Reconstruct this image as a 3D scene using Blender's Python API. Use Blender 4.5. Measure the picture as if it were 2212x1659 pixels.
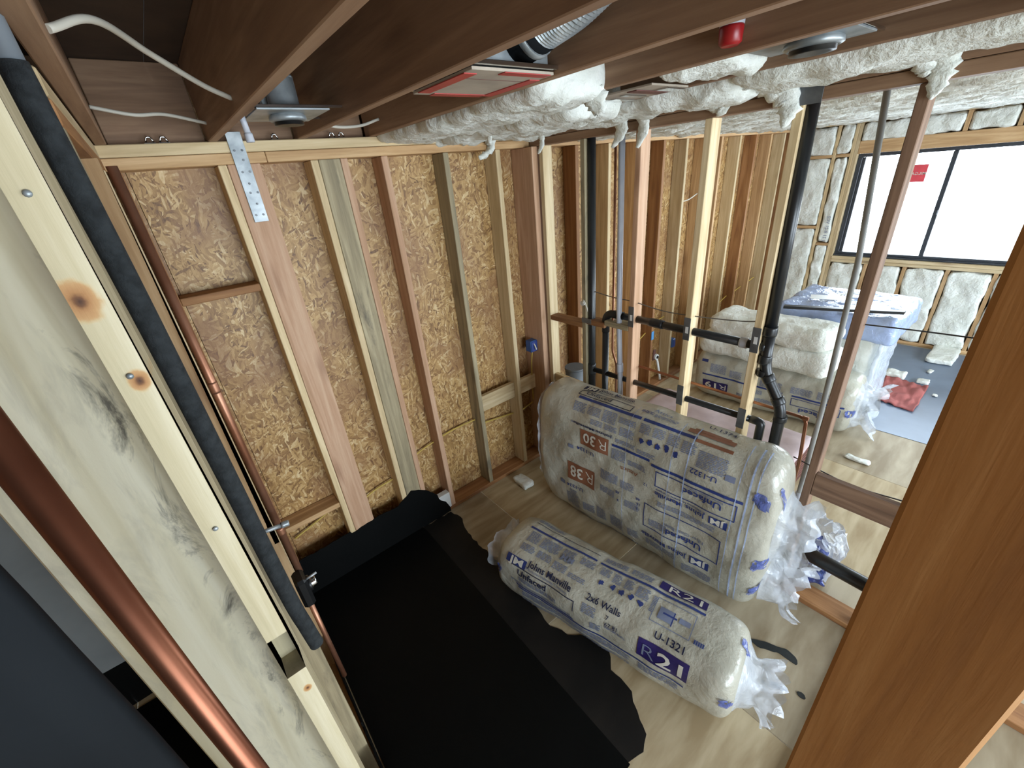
import bpy, bmesh, math, random
from mathutils import Vector, Matrix, noise

for o in list(bpy.data.objects):
    bpy.data.objects.remove(o, do_unlink=True)
SC = bpy.context.scene
COL = SC.collection
random.seed(7)

# ------------------------------------------------------------------ camera
CAMH = 2.49
cam = bpy.data.cameras.new('camera')
cam.sensor_fit = 'HORIZONTAL'
cam.sensor_width = 36.0
cam.lens = 36.0 * 896.477 / 2212
cam.clip_start = 0.02
camo = bpy.data.objects.new('camera', cam)
COL.objects.link(camo)
R = ((0.7675998, -0.6347497, -0.0887882), (-0.3490521, -0.2978219, -0.8885183), (0.5375437, 0.7130182, -0.4501688))
camo.matrix_world = Matrix(((R[0][0], -R[1][0], -R[2][0], 0), (R[0][1], -R[1][1], -R[2][1], 0), (R[0][2], -R[1][2], -R[2][2], CAMH), (0, 0, 0, 1)))
SC.camera = camo

# ------------------------------------------------------------------ world, daylight, exposure
w = bpy.data.worlds.new('overcast_sky')
SC.world = w
w.use_nodes = True
bg = w.node_tree.nodes['Background']
bg.inputs[0].default_value = (0.78, 0.90, 1.0, 1)
bg.inputs[1].default_value = 9.0
SC.view_settings.view_transform = 'Standard'
SC.view_settings.look = 'None'
SC.view_settings.gamma = 1
SC.view_settings.exposure = 0.72
SC.view_settings.use_curve_mapping = False
SC.cycles.max_bounces = 7
SC.cycles.diffuse_bounces = 4
SC.cycles.glossy_bounces = 3
SC.cycles.transparent_max_bounces = 10
SC.cycles.use_denoising = True
SC.cycles.use_adaptive_sampling = True
SC.cycles.adaptive_threshold = 0.03
SC.cycles.sample_clamp_indirect = 6


def portal(name, loc, rot, sx, sy):
    l = bpy.data.lights.new(name, 'AREA')
    l.shape = 'RECTANGLE'
    l.size = sx
    l.size_y = sy
    l.cycles.is_portal = True
    o = bpy.data.objects.new(name, l)
    o.location = loc
    o.rotation_euler = rot
    COL.objects.link(o)


portal('window_portal', (7.36, 0.55, 1.68), (0, math.radians(90), 0), 1.3, 2.6)
portal('opening_portal', (.75, -3.42, 1.5), (math.radians(90), 0, 0), 2.9, 1.9)
portal('opening_portal', (4.75, -3.42, 1.5), (math.radians(90), 0, 0), 3.5, 1.9)


# ------------------------------------------------------------------ helpers
def lin(h):
    h = h.lstrip('#')
    v = [int(h[i:i + 2], 16) / 255 for i in (0, 2, 4)]
    return tuple(c / 12.92 if c <= .04045 else ((c + .055) / 1.055) ** 2.4 for c in v) + (1,)


class NT:
    def __init__(s, name):
        s.m = bpy.data.materials.new(name)
        s.m.use_nodes = True
        s.t = s.m.node_tree
        s.b = s.t.nodes['Principled BSDF']

    def n(s, typ, **kw):
        nd = s.t.nodes.new(typ)
        for k, v in kw.items():
            if k.startswith('i_'):
                key = k[2:]
                nd.inputs[int(key) if key.isdigit() else key.replace('_', ' ')].default_value = v
            else:
                setattr(nd, k, v)
        return nd

    def l(s, a, b):
        s.t.links.new(a, b)

    def math(s, op, a, b=None, c=None):
        nd = s.n('ShaderNodeMath', operation=op)
        for i, v in enumerate((a, b, c)):
            if v is None:
                continue
            if hasattr(v, 'is_linked'):
                s.l(v, nd.inputs[i])
            else:
                nd.inputs[i].default_value = v
        return nd.outputs[0]

    def ramp(s, fac, stops):
        r = s.n('ShaderNodeValToRGB')
        e = r.color_ramp.elements
        while len(e) < len(stops):
            e.new(0.5)
        for i, (p, c) in enumerate(stops):
            e[i].position = p
            e[i].color = c
        s.l(fac, r.inputs[0])
        return r.outputs[0]

    def mix(s, fac, a, b, mode='MIX'):
        nd = s.n('ShaderNodeMix', data_type='RGBA', blend_type=mode)
        for i, v in ((0, fac), (6, a), (7, b)):
            if hasattr(v, 'is_linked'):
                s.l(v, nd.inputs[i])
            else:
                nd.inputs[i].default_value = v
        return nd.outputs[2]

    def coords(s, scale=(1, 1, 1), rot=(0, 0, 0), rnd=True):
        tc = s.n('ShaderNodeTexCoord')
        out = tc.outputs['Object']
        if rnd:
            oi = s.n('ShaderNodeObjectInfo')
            cx = s.n('ShaderNodeCombineXYZ')
            for i, k in enumerate((37.0, 91.0, 17.0)):
                s.l(s.math('MULTIPLY', oi.outputs['Random'], k), cx.inputs[i])
            ad = s.n('ShaderNodeVectorMath', operation='ADD')
            s.l(out, ad.inputs[0])
            s.l(cx.outputs[0], ad.inputs[1])
            out = ad.outputs[0]
            s.rnd = oi.outputs['Random']
        mp = s.n('ShaderNodeMapping')
        mp.inputs['Scale'].default_value = scale
        mp.inputs['Rotation'].default_value = rot
        s.l(out, mp.inputs[0])
        return mp.outputs[0]

    def noise(s, vec, scale, detail=4, dist=0.0, rough=.5):
        nd = s.n('ShaderNodeTexNoise')
        nd.inputs['Scale'].default_value = scale
        nd.inputs['Detail'].default_value = detail
        nd.inputs['Distortion'].default_value = dist
        nd.inputs['Roughness'].default_value = rough
        s.l(vec, nd.inputs['Vector'])
        return nd.outputs['Fac']

    def bump(s, h, strength=.2, dist=.01):
        nd = s.n('ShaderNodeBump')
        nd.inputs['Strength'].default_value = strength
        nd.inputs['Distance'].default_value = dist
        s.l(h, nd.inputs['Height'])
        s.l(nd.outputs[0], s.b.inputs['Normal'])


def wood(name, cols, axis, rough=.72, stain=0.0, vary=.35, knots=.5):
    s = NT(name)
    sc = [7.0, 7.0, 7.0]
    sc[axis] = .45
    v = s.coords(tuple(sc))
    n1 = s.noise(v, 2.2, 3, 1.4)
    n2 = s.noise(v, 14, 4, .3, .65)
    f = s.math('ADD', s.math('MULTIPLY', n1, .72), s.math('MULTIPLY', n2, .28))
    c = s.ramp(f, [(.32, lin(cols[0])), (.5, lin(cols[1])), (.68, lin(cols[2]))])
    ks = [9.0, 9.0, 9.0]
    ks[axis] = 2.6
    kv = s.coords(tuple(ks))
    vo = s.n('ShaderNodeTexVoronoi')
    vo.inputs['Scale'].default_value = .55
    s.l(kv, vo.inputs['Vector'])
    d = s.math('ADD', vo.outputs['Distance'], s.math('MULTIPLY', s.math('SUBTRACT', n1, .5), .12))
    kf = s.ramp(d, [(.03, (1, 1, 1, 1)), (.13, (.35, .35, .35, 1)), (.2, (0, 0, 0, 1))])
    c = s.mix(s.math('MULTIPLY', kf, knots), c, lin(cols[3]))
    if stain:
        ss = [5.0, 5.0, 5.0]
        ss[axis] = 1.3
        sv = s.coords(tuple(ss))
        st = s.noise(sv, 1.6, 6, .6, .65)
        sf = s.ramp(st, [(.55, (0, 0, 0, 1)), (.7, (1, 1, 1, 1))])
        c = s.mix(s.math('MULTIPLY', sf, stain), c, lin('#4a4640'))
    hs = s.n('ShaderNodeHueSaturation')
    s.l(c, hs.inputs['Color'])
    s.l(s.math('ADD', s.math('MULTIPLY', s.rnd, vary), 1 - vary / 2), hs.inputs['Value'])
    s.l(hs.outputs[0], s.b.inputs['Base Color'])
    s.b.inputs['Roughness'].default_value = rough
    s.bump(n2, .12, .004)
    return s.m


PALE = ('#b39a72', '#cbb48c', '#ddcaa6', '#6a4a2c')
TAN = ('#a07b52', '#b9956a', '#cfae84', '#6b4224')
PINK = ('#a6805f', '#bb9476', '#cba98c', '#70432a')
RUST = ('#7c5233', '#94683f', '#a87c52', '#4f2c14')
JOIST = ('#7a5c46', '#8d6d53', '#9f7f63', '#4c2f1c')
BROWN = ('#5f4736', '#745844', '#876a54', '#3c281a')  # darker wood: backlit shade of the last partition studs put into the colour
GREY = ('#7f745c', '#9c8e70', '#b6a888', '#3f3526')
WHITEW = ('#bfb08c', '#cfc2a0', '#dccfb2', '#a3703f')
POSTC = ('#a06c3a', '#bb8348', '#cf9a60', '#74471f')
W = {}
def stained_board():
    s = NT('stained_board')
    v = s.coords((7, 7, .5))
    n1 = s.noise(v, 2.2, 3, 1.2)
    c = s.ramp(n1, [(.3, lin('#c9bd9a')), (.5, lin('#dcd3b6')), (.7, lin('#e7e0c8'))])
    p = s.coords((1, 1, 1), rnd=False)
    sep = s.n('ShaderNodeSeparateXYZ')
    s.l(p, sep.inputs[0])
    wig = s.noise(s.coords((1, 1, 1), rnd=False), 5.0, 4)
    xx = s.math('ADD', sep.outputs[0], s.math('MULTIPLY', s.math('SUBTRACT', wig, .5), .06))
    band = s.math('SUBTRACT', 1.0, s.math('MULTIPLY', s.math('ABSOLUTE', s.math('SUBTRACT', xx, .066)), 34.0))
    patch = s.noise(s.coords((3, 3, 1.1), rnd=False), 4.0, 6, .8, .7)
    f = s.math('MULTIPLY', s.ramp(band, [(0, (0, 0, 0, 1)), (.7, (1, 1, 1, 1))]), s.ramp(patch, [(.51, (0, 0, 0, 1)), (.62, (1, 1, 1, 1))]))
    c = s.mix(s.math('MULTIPLY', f, .85), c, lin('#3c3733'))
    mott = s.noise(s.coords((4, 4, .8), rnd=False), 5.0, 5, .6, .65)
    c = s.mix(s.math('MULTIPLY', s.ramp(mott, [(.50, (0, 0, 0, 1)), (.72, (1, 1, 1, 1))]), .5), c, lin('#a29d8c'))
    s.l(c, s.b.inputs['Base Color'])
    s.b.inputs['Roughness'].default_value = .7
    s.bump(patch, .15, .006)
    return s.m


def knotted_stud():
    s = NT('knotted_stud')
    v = s.coords((7, 7, .4), rnd=False)
    p = s.coords((1, 1, 1), rnd=False)
    sep = s.n('ShaderNodeSeparateXYZ')
    s.l(p, sep.inputs[0])
    ds = []
    for x0, z0, r in ((-.0085, 1.022, .024), (.0065, .90, .015), (.004, .10, .010)):
        dx = s.math('SUBTRACT', sep.outputs[0], x0)
        dz = s.math('MULTIPLY', s.math('SUBTRACT', sep.outputs[2], z0), .75)
        ds.append(s.math('DIVIDE', s.math('SQRT', s.math('ADD', s.math('MULTIPLY', dx, dx), s.math('MULTIPLY', dz, dz))), r))
    d = s.math('MINIMUM', s.math('MINIMUM', ds[0], ds[1]), ds[2])
    d = s.math('ADD', d, s.math('MULTIPLY', s.math('SUBTRACT', s.noise(p, 60, 3), .5), .5))
    n1 = s.noise(v, 2.4, 3, 1.0)
    n2 = s.noise(v, 16, 4, .3, .65)
    bent = s.math('ADD', s.math('MULTIPLY', n1, .7), s.math('MULTIPLY', n2, .3))
    c = s.ramp(bent, [(.32, lin('#b0a27f')), (.5, lin('#c2b492')), (.68, lin('#d1c5a8'))])
    k = s.ramp(d, [(.0, lin('#4a2c18')), (.18, lin('#6b4426')), (.4, lin('#a8784a')), (.7, lin('#b98e5e')), (.95, lin('#c9ab7c'))])
    c = s.mix(s.ramp(d, [(.75, (1, 1, 1, 1)), (1.25, (0, 0, 0, 1))]), c, k)
    s.l(c, s.b.inputs['Base Color'])
    s.b.inputs['Roughness'].default_value = .7
    s.bump(n2, .12, .004)
    return s.m


for nm, c, kw in (('pale', PALE, {}), ('tan', TAN, {}), ('pink', PINK, {}), ('rust', RUST, {}), ('joist', JOIST, dict(vary=.2)), ('brown', BROWN, dict(vary=.2)),
                  ('grey', GREY, dict(stain=.75)), ('white', WHITEW, dict(stain=.12, vary=.06, knots=.8)),
                  ('stained', WHITEW, dict(stain=.95, vary=.06, knots=.3)), ('post', POSTC, dict(vary=.05, knots=.3))):
    for a in range(3):
        W[nm, a] = wood('lumber_%s_%s' % (nm, 'xyz'[a]), c, a, **kw)


def osb_mat():
    s = NT('oriented_strand_board')
    base = s.coords((1, 1, 1))
    wn = s.n('ShaderNodeTexNoise')
    wn.inputs['Scale'].default_value = 5.5
    wn.inputs['Detail'].default_value = 2
    s.l(base, wn.inputs['Vector'])
    wv = s.n('ShaderNodeVectorMath', operation='MULTIPLY_ADD')
    s.l(wn.outputs['Color'], wv.inputs[0])
    wv.inputs[1].default_value = (.13, .13, .13)
    s.l(base, wv.inputs[2])
    lay = []
    for k, ang in enumerate((0.3, -.45, 1.0, -1.15, .05)):
        mp = s.n('ShaderNodeMapping')
        mp.inputs['Rotation'].default_value = (0, ang, 0)
        s.l(wv.outputs[0], mp.inputs[0])
        m2 = s.n('ShaderNodeMapping')
        m2.inputs['Scale'].default_value = (64 + 9 * k, 20, 11 + 2 * k)
        s.l(mp.outputs[0], m2.inputs[0])
        vo = s.n('ShaderNodeTexVoronoi')
        vo.inputs['Scale'].default_value = 1.0
        s.l(m2.outputs[0], vo.inputs['Vector'])
        sep = s.n('ShaderNodeSeparateColor')
        s.l(vo.outputs['Color'], sep.inputs[0])
        lay.append((sep.outputs[0], sep.outputs[1]))
    f = lay[0][0]
    for k in range(1, 5):
        pick = s.math('GREATER_THAN', lay[k][1], (0, .5, .55, .6, .7)[k])
        mx = s.n('ShaderNodeMix', data_type='FLOAT')
        s.l(pick, mx.inputs[0])
        s.l(f, mx.inputs[2])
        s.l(lay[k][0], mx.inputs[3])
        f = mx.outputs[0]
    g = s.noise(s.coords((70, 70, 18)), 2.0, 5, .8)
    big = s.noise(s.coords((1.5, 1.5, 1.2)), 2.2, 4, .6)
    ff = s.math('ADD', s.math('MULTIPLY', f, .62), s.math('MULTIPLY', g, .38))
    c = s.ramp(ff, [(.12, lin('#54351c')), (.26, lin('#8c673c')), (.5, lin('#ab8651')), (.70, lin('#c09d68')), (.86, lin('#dac397'))])
    c = s.mix(s.ramp(big, [(.45, (0, 0, 0, 1)), (.62, (.55, .55, .55, 1))]), c, lin('#8a6243'), 'MIX')
    s.l(c, s.b.inputs['Base Color'])
    s.b.inputs['Roughness'].default_value = .5
    s.bump(ff, .4, .004)
    return s.m


OSB = osb_mat()


def plain(name, col, rough=.6, metal=0.0, bumps=None, coat=0.0, vary=None, scale=(1, 1, 1), col2=None, nscale=6, edge=(.35, .65), spec=.5):
    s = NT(name)
    v = s.coords(scale)
    n = s.noise(v, nscale, 5, .3)
    c2 = lin(col2) if col2 else tuple(x * .82 for x in lin(col)[:3]) + (1,)
    c = s.ramp(n, [(edge[0], lin(col)), (edge[1], c2)])
    s.l(c, s.b.inputs['Base Color'])
    s.b.inputs['Roughness'].default_value = rough
    s.b.inputs['Metallic'].default_value = metal
    s.b.inputs['Specular IOR Level'].default_value = spec
    if coat:
        s.b.inputs['Coat Weight'].default_value = coat
        s.b.inputs['Coat Roughness'].default_value = .12
    if bumps:
        nb = s.noise(v, bumps[0], 5, .2, .6)
        s.bump(nb, bumps[1], bumps[2])
    return s.m


M = dict(
    ply=plain('plywood', '#c3b393', .7, bumps=(30, .08, .003), scale=(1, 5, 1), col2='#a08c6a', nscale=2.2),
    ply2=plain('plywood_worn', '#b5a88f', .62, bumps=(30, .08, .003), scale=(1, 4, 1), col2='#8d7d62', nscale=2.0),
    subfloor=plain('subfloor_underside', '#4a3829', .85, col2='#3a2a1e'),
    batt=plain('fiberglass_white', '#e6e8e2', .95, bumps=(26, .7, .02), col2='#d6d8cf', nscale=7),
    plastic=plain('white_bag_film', '#bdbbae', .30, bumps=(11, .6, .02), coat=.4, col2='#a9a799', nscale=4),
    copper=plain('copper', '#956048', .36, .85, col2='#7c4c38', nscale=5),
    copperdull=plain('copper_dull', '#b08066', .42, .75, col2='#94634a', nscale=6),
    abs=plain('black_abs_pipe', '#15171a', .36, col2='#1d2023', coat=.1),
    pvc=plain('grey_white_pvc', '#b9bcc4', .35, col2='#a9adb8'),
    oldpvc=plain('weathered_grey_pipe', '#9a9a96', .6, col2='#868682'),
    steel=plain('galvanised_steel', '#a9aeb0', .40, .45, col2='#82898c', nscale=14),
    steelplate=plain('nail_plate_steel', '#77797c', .5, .6, col2='#5f6265', nscale=12),
    chrome=plain('chrome', '#d8dadb', .12, 1.0),
    foam=plain('black_foam', '#262a2c', .95, bumps=(60, .6, .01), col2='#16191b', nscale=60),
    dark=plain('dark_grey_sheet', '#1a1d20', .7, bumps=(5, .2, .02), col2='#101214', nscale=3, spec=.08),
    bluegrey=plain('blue_grey_sheet', '#838b90', .7, col2='#767e84'),
    memb=plain('black_waterproof_membrane', '#060707', .55, bumps=(5, .25, .01), col2='#090a0a', nscale=2.0, spec=.12),
    memb2=plain('charcoal_membrane', '#141312', .65, bumps=(9, .25, .01), col2='#201d1a', nscale=3.0, spec=.2),
    tar=plain('tar', '#1d2223', .45, bumps=(30, .4, .005)),
    romex=plain('white_cable', '#cfc9bb', .5),
    romexy=plain('yellow_cable', '#c9ac55', .5),
    wire=plain('dark_wire', '#3a3a3c', .5),
    bluebox=plain('blue_plastic_box', '#3f66a8', .4, col2='#34578f'),
    bluetape=plain('blue_tape', '#5aa0e0', .5),
    red=plain('red_plastic', '#a81f22', .35, col2='#8d1519'),
    redtape=plain('red_tape', '#b8433f', .5, col2='#a33834'),
    card=plain('cardboard', '#b3a696', .8, col2='#9c8f80'),
    cloth=plain('red_cloth', '#a9605b', .9, bumps=(12, .4, .02), col2='#995550'),
    black=plain('black_plastic', '#101113', .4),
    white=plain('white_plastic', '#dedfdd', .45),
    frame=plain('dark_window_frame', '#3b3f46', .4, col2='#30343a'),
    greyfloor=plain('blue_grey_floor_sheet', '#6f7d90', .42, col2='#5c6675', nscale=1.5, bumps=(3, .1, .01)),
    greybin=plain('grey_plastic', '#6c7278', .5),
    pinkpaper=plain('pinkish_paper', '#c4b2b4', .6, bumps=(6, .3, .02), col2='#b3a0a2'),
    rustpanel=plain('red_brown_sheet', '#6b4038', .6, col2='#58342d'),
    inkblue=plain('ink_blue', '#2d3f80', .45, col2='#263672'),
    inkblack=plain('ink_navy', '#232a4a', .45, col2='#1e2440'),
    inkgrey=plain('ink_grey_blue', '#7d86a0', .5, col2='#6c7590'),
    inkbrown=plain('ink_brown', '#8f6048', .45, col2='#80523c'),
    inkpurple=plain('ink_purple', '#2c2363', .4, col2='#241c55'),
    inkwhite=plain('ink_white', '#d8d6cc', .45),
    sticker=plain('red_sticker', '#e0505a', .5),
    rope=plain('old_wire', '#6f6a64', .6),
)


def film_mat(name, col, alpha, rough=.15):
    s = NT(name)
    v = s.coords((1, 1, 1))
    n = s.noise(v, 9, 4, .6)
    s.b.inputs['Base Color'].default_value = lin(col)
    s.b.inputs['Roughness'].default_value = rough
    s.b.inputs['Specular IOR Level'].default_value = .8
    s.l(s.math('MULTIPLY_ADD', n, .5, alpha - .25), s.b.inputs['Alpha'])
    s.bump(s.noise(v, 16, 3, 1.4), .45, .02)
    return s.m


M['film'] = film_mat('crumpled_clear_film', '#dfe6f0', .5)
M['filmblue'] = film_mat('blue_printed_film', '#4a5fae', .75)
M['bluefilm'] = film_mat('pale_blue_film', '#a9bbe2', .85, .12)


def glass_mat():
    s = NT('window_glass')
    t = s.t
    tr = s.n('ShaderNodeBsdfTransparent')
    gl = s.n('ShaderNodeBsdfGlossy')
    gl.inputs['Roughness'].default_value = .02
    fr = s.n('ShaderNodeFresnel')
    mx = s.n('ShaderNodeMixShader')
    s.l(fr.outputs[0], mx.inputs[0])
    s.l(tr.outputs[0], mx.inputs[1])
    s.l(gl.outputs[0], mx.inputs[2])
    s.l(mx.outputs[0], t.nodes['Material Output'].inputs[0])
    return s.m


M['glass'] = glass_mat()


def tag(o, label=None, cat=None, group=None, kind=None):
    if label:
        o['label'] = label
    if cat:
        o['category'] = cat
    if group:
        o['group'] = group
    if kind:
        o['kind'] = kind
    return o


def wloc(p):
    v = Vector((0, 0, 0))
    while p:
        v += p.location
        p = p.parent
    return v


def empty(name, loc=(0, 0, 0), label=None, cat=None, group=None, kind=None):
    o = bpy.data.objects.new(name, None)
    o.empty_display_size = .1
    o.location = loc
    COL.objects.link(o)
    return tag(o, label, cat, group, kind)


def mesh_obj(name, bm, mat, parent=None, smooth=False, center=True):
    """bm is in world coordinates; the object's origin goes to the middle of its bounds"""
    if center and bm.verts:
        lo = Vector([min(v.co[i] for v in bm.verts) for i in range(3)])
        hi = Vector([max(v.co[i] for v in bm.verts) for i in range(3)])
        c = (lo + hi) / 2
    else:
        c = Vector((0, 0, 0))
    for v in bm.verts:
        v.co -= c
    bmesh.ops.recalc_face_normals(bm, faces=bm.faces)
    me = bpy.data.meshes.new(name)
    bm.to_mesh(me)
    bm.free()
    if smooth:
        me.polygons.foreach_set('use_smooth', [True] * len(me.polygons))
    me.materials.append(mat)
    o = bpy.data.objects.new(name, me)
    COL.objects.link(o)
    if parent:
        o.parent = parent
        o.location = c - wloc(parent)
    else:
        o.location = c
    return o


def add_box(bm, x0, x1, y0, y1, z0, z1, bev=0.002):
    vs = [bm.verts.new((x, y, z)) for x in (x0, x1) for y in (y0, y1) for z in (z0, z1)]
    fs = [bm.faces.new([vs[i] for i in f]) for f in ((0, 1, 3, 2), (4, 6, 7, 5), (0, 4, 5, 1), (2, 3, 7, 6), (0, 2, 6, 4), (1, 5, 7, 3))]
    if bev:
        es = set(e for f in fs for e in f.edges)
        bmesh.ops.bevel(bm, geom=list(es), offset=bev, segments=1, affect='EDGES', profile=.5)


def box(name, parent, mat, x0, x1, y0, y1, z0, z1, bev=0.002):
    bm = bmesh.new()
    add_box(bm, min(x0, x1), max(x0, x1), min(y0, y1), max(y0, y1), min(z0, z1), max(z0, z1), bev)
    return mesh_obj(name, bm, mat, parent)


def lum(name, parent, kind, x0, x1, y0, y1, z0, z1, bev=.003):
    d = (abs(x1 - x0), abs(y1 - y0), abs(z1 - z0))
    return box(name, parent, W[kind, d.index(max(d))], x0, x1, y0, y1, z0, z1, bev)


def path(pts, rad=0.0, n=6):
    pts = [Vector(p) for p in pts]
    if not rad or len(pts) < 3:
        return pts
    out = [pts[0]]
    for a, b, c in zip(pts, pts[1:], pts[2:]):
        u = (a - b)
        v = (c - b)
        r = min(rad, u.length * .49, v.length * .49)
        p0 = b + u.normalized() * r
        p1 = b + v.normalized() * r
        for i in range(n + 1):
            t = i / n
            out.append(p0 * (1 - t) ** 2 + b * 2 * t * (1 - t) + p1 * t * t)
    out.append(pts[-1])
    return out


def add_tube(bm, pts, r, seg=12, cap=True):
    pts = [Vector(p) for p in pts]
    rs = r if isinstance(r, (list, tuple)) else [r] * len(pts)
    rings = []
    up = None
    for i, p in enumerate(pts):
        d = (pts[min(i + 1, len(pts) - 1)] - pts[max(i - 1, 0)]).normalized()
        if up is None:
            up = d.orthogonal().normalized()
        up = (up - d * up.dot(d)).normalized()
        s = d.cross(up)
        rings.append([bm.verts.new(p + (up * math.cos(2 * math.pi * k / seg) + s * math.sin(2 * math.pi * k / seg)) * rs[i]) for k in range(seg)])
    for a, b in zip(rings, rings[1:]):
        for k in range(seg):
            bm.faces.new((a[k], a[(k + 1) % seg], b[(k + 1) % seg], b[k]))
    if cap:
        bm.faces.new(rings[0][::-1])
        bm.faces.new(rings[-1])


def tube(name, parent, mat, pts, r, fillet=0.0, seg=14, n=6):
    bm = bmesh.new()
    add_tube(bm, path(pts, fillet, n), r, seg)
    o = mesh_obj(name, bm, mat, parent, smooth=True)
    try:
        for p in o.data.polygons:
            if len(p.vertices) > 4:
                p.use_smooth = False
    except Exception:
        pass
    return o


def spline(pts, n=8):
    pts = [Vector(p) for p in pts]
    P = [pts[0] * 2 - pts[1]] + pts + [pts[-1] * 2 - pts[-2]]
    out = []
    for i in range(1, len(P) - 2):
        for k in range(n):
            t = k / n
            a, b, c, d = P[i - 1:i + 3]
            out.append(.5 * ((2 * b) + (c - a) * t + (2 * a - 5 * b + 4 * c - d) * t * t + (3 * b - a - 3 * c + d) * t ** 3))
    out.append(pts[-1])
    return out


def jag(poly, step, amp, rnd):
    out = []
    n = len(poly)
    for i in range(n):
        a = Vector(poly[i])
        b = Vector(poly[(i + 1) % n])
        m = max(1, int((b - a).length / step))
        for k in range(m):
            p = a.lerp(b, k / m)
            if k:
                p = p + Vector((rnd.uniform(-amp, amp), rnd.uniform(-amp, amp)))
            out.append(p)
    return out


def chaikin(poly, n=2):
    for _ in range(n):
        q = []
        for i in range(len(poly)):
            a, b = Vector(poly[i][:2]), Vector(poly[(i + 1) % len(poly)][:2])
            q += [a * .75 + b * .25, a * .25 + b * .75]
        poly = q
    return [tuple(p) for p in poly]


def slab(name, parent, mat, poly, plane, lo, hi):
    """a thin sheet of real thickness; poly in the plane 'xy','xz' or 'yz', extruded from lo to hi along the third axis"""
    bm = bmesh.new()

    def P(p, h):
        return {'xy': (p[0], p[1], h), 'xz': (p[0], h, p[1]), 'yz': (h, p[0], p[1])}[plane]
    a = [bm.verts.new(P(p, lo)) for p in poly]
    b = [bm.verts.new(P(p, hi)) for p in poly]
    n = len(poly)
    bm.faces.new(a)
    bm.faces.new(b)
    for i in range(n):
        bm.faces.new((a[i], a[(i + 1) % n], b[(i + 1) % n], b[i]))
    bmesh.ops.triangulate(bm, faces=[f for f in bm.faces if len(f.verts) > 4])
    return mesh_obj(name, bm, mat, parent)


def soft_box(x0, x1, y0, y1, z0, z1, nx, ny, nz, rad=.03, amp=.015, freq=6.0, seed=0, stretch=(1, 1, 1), fray=0.0):
    """a lumpy padded block: subdivided box with rounded edges and noise"""
    bm = bmesh.new()
    idx = {}
    n = (nx, ny, nz)
    lo = Vector((x0, y0, z0))
    d = Vector((x1 - x0, y1 - y0, z1 - z0))
    off = Vector((seed * 3.1, seed * 1.7, seed * .9))

    def V(i, j, k):
        key = (i, j, k)
        if key in idx:
            return idx[key]
        t = Vector((i / nx, j / ny, k / nz))
        p = Vector((lo[a] + d[a] * t[a] for a in range(3)))
        q = Vector(p)
        inner_lo = lo + Vector((min(rad, d[a] / 2) for a in range(3)))
        inner_hi = lo + d - Vector((min(rad, d[a] / 2) for a in range(3)))
        c = Vector((min(max(p[a], inner_lo[a]), inner_hi[a]) for a in range(3)))
        v = p - c
        if v.length > 1e-9:
            q = c + v.normalized() * min(rad, max(abs(v[0]), abs(v[1]), abs(v[2])))
        s = Vector((q[a] * stretch[a] for a in range(3)))
        nv = noise.noise_vector(s * freq + off) * amp + noise.noise_vector(s * freq * 2.7 + off) * amp * .5
        if fray:
            nv += noise.noise_vector(s * freq * 7 + off) * fray
        idx[key] = bm.verts.new(q + nv)
        return idx[key]

    def F(*k):
        vs = [V(*a) for a in k]
        bm.faces.new(vs)
    for i in range(nx):
        for j in range(ny):
            for k in (0, nz):
                F((i, j, k), (i + 1, j, k), (i + 1, j + 1, k), (i, j + 1, k))
    for i in range(nx):
        for k in range(nz):
            for j in (0, ny):
                F((i, j, k), (i + 1, j, k), (i + 1, j, k + 1), (i, j, k + 1))
    for j in range(ny):
        for k in range(nz):
            for i in (0, nx):
                F((i, j, k), (i, j + 1, k), (i, j + 1, k + 1), (i, j, k + 1))
    return bm


def tatter(name, parent, pts, width, thick, seed, mat=None):
    """a torn hanging strip of fibreglass along pts"""
    rnd = random.Random(seed)
    sp = spline(pts, 6)
    bm = bmesh.new()
    rings = []
    n = len(sp)
    side = Vector((rnd.uniform(-.3, .3), 1, 0)).normalized()
    for i, p in enumerate(sp):
        t = i / (n - 1)
        wd = width * (1 - t) ** .55 * rnd.uniform(.75, 1.15) + .004
        th = thick * (1 - t * .6) * rnd.uniform(.7, 1.2)
        d = (sp[min(i + 1, n - 1)] - sp[max(i - 1, 0)]).normalized()
        s = (side - d * side.dot(d)).normalized()
        u = d.cross(s)
        ring = []
        for k in range(10):
            a = 2 * math.pi * k / 10
            ring.append(bm.verts.new(p + s * math.cos(a) * wd * rnd.uniform(.8, 1.2) + u * math.sin(a) * th * rnd.uniform(.6, 1.4)))
        rings.append(ring)
    for a, b in zip(rings, rings[1:]):
        for k in range(10):
            bm.faces.new((a[k], a[(k + 1) % 10], b[(k + 1) % 10], b[k]))
    bm.faces.new(rings[0])
    bm.faces.new(rings[-1])
    return mesh_obj(name, bm, mat or M['batt'], parent, smooth=True)


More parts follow.
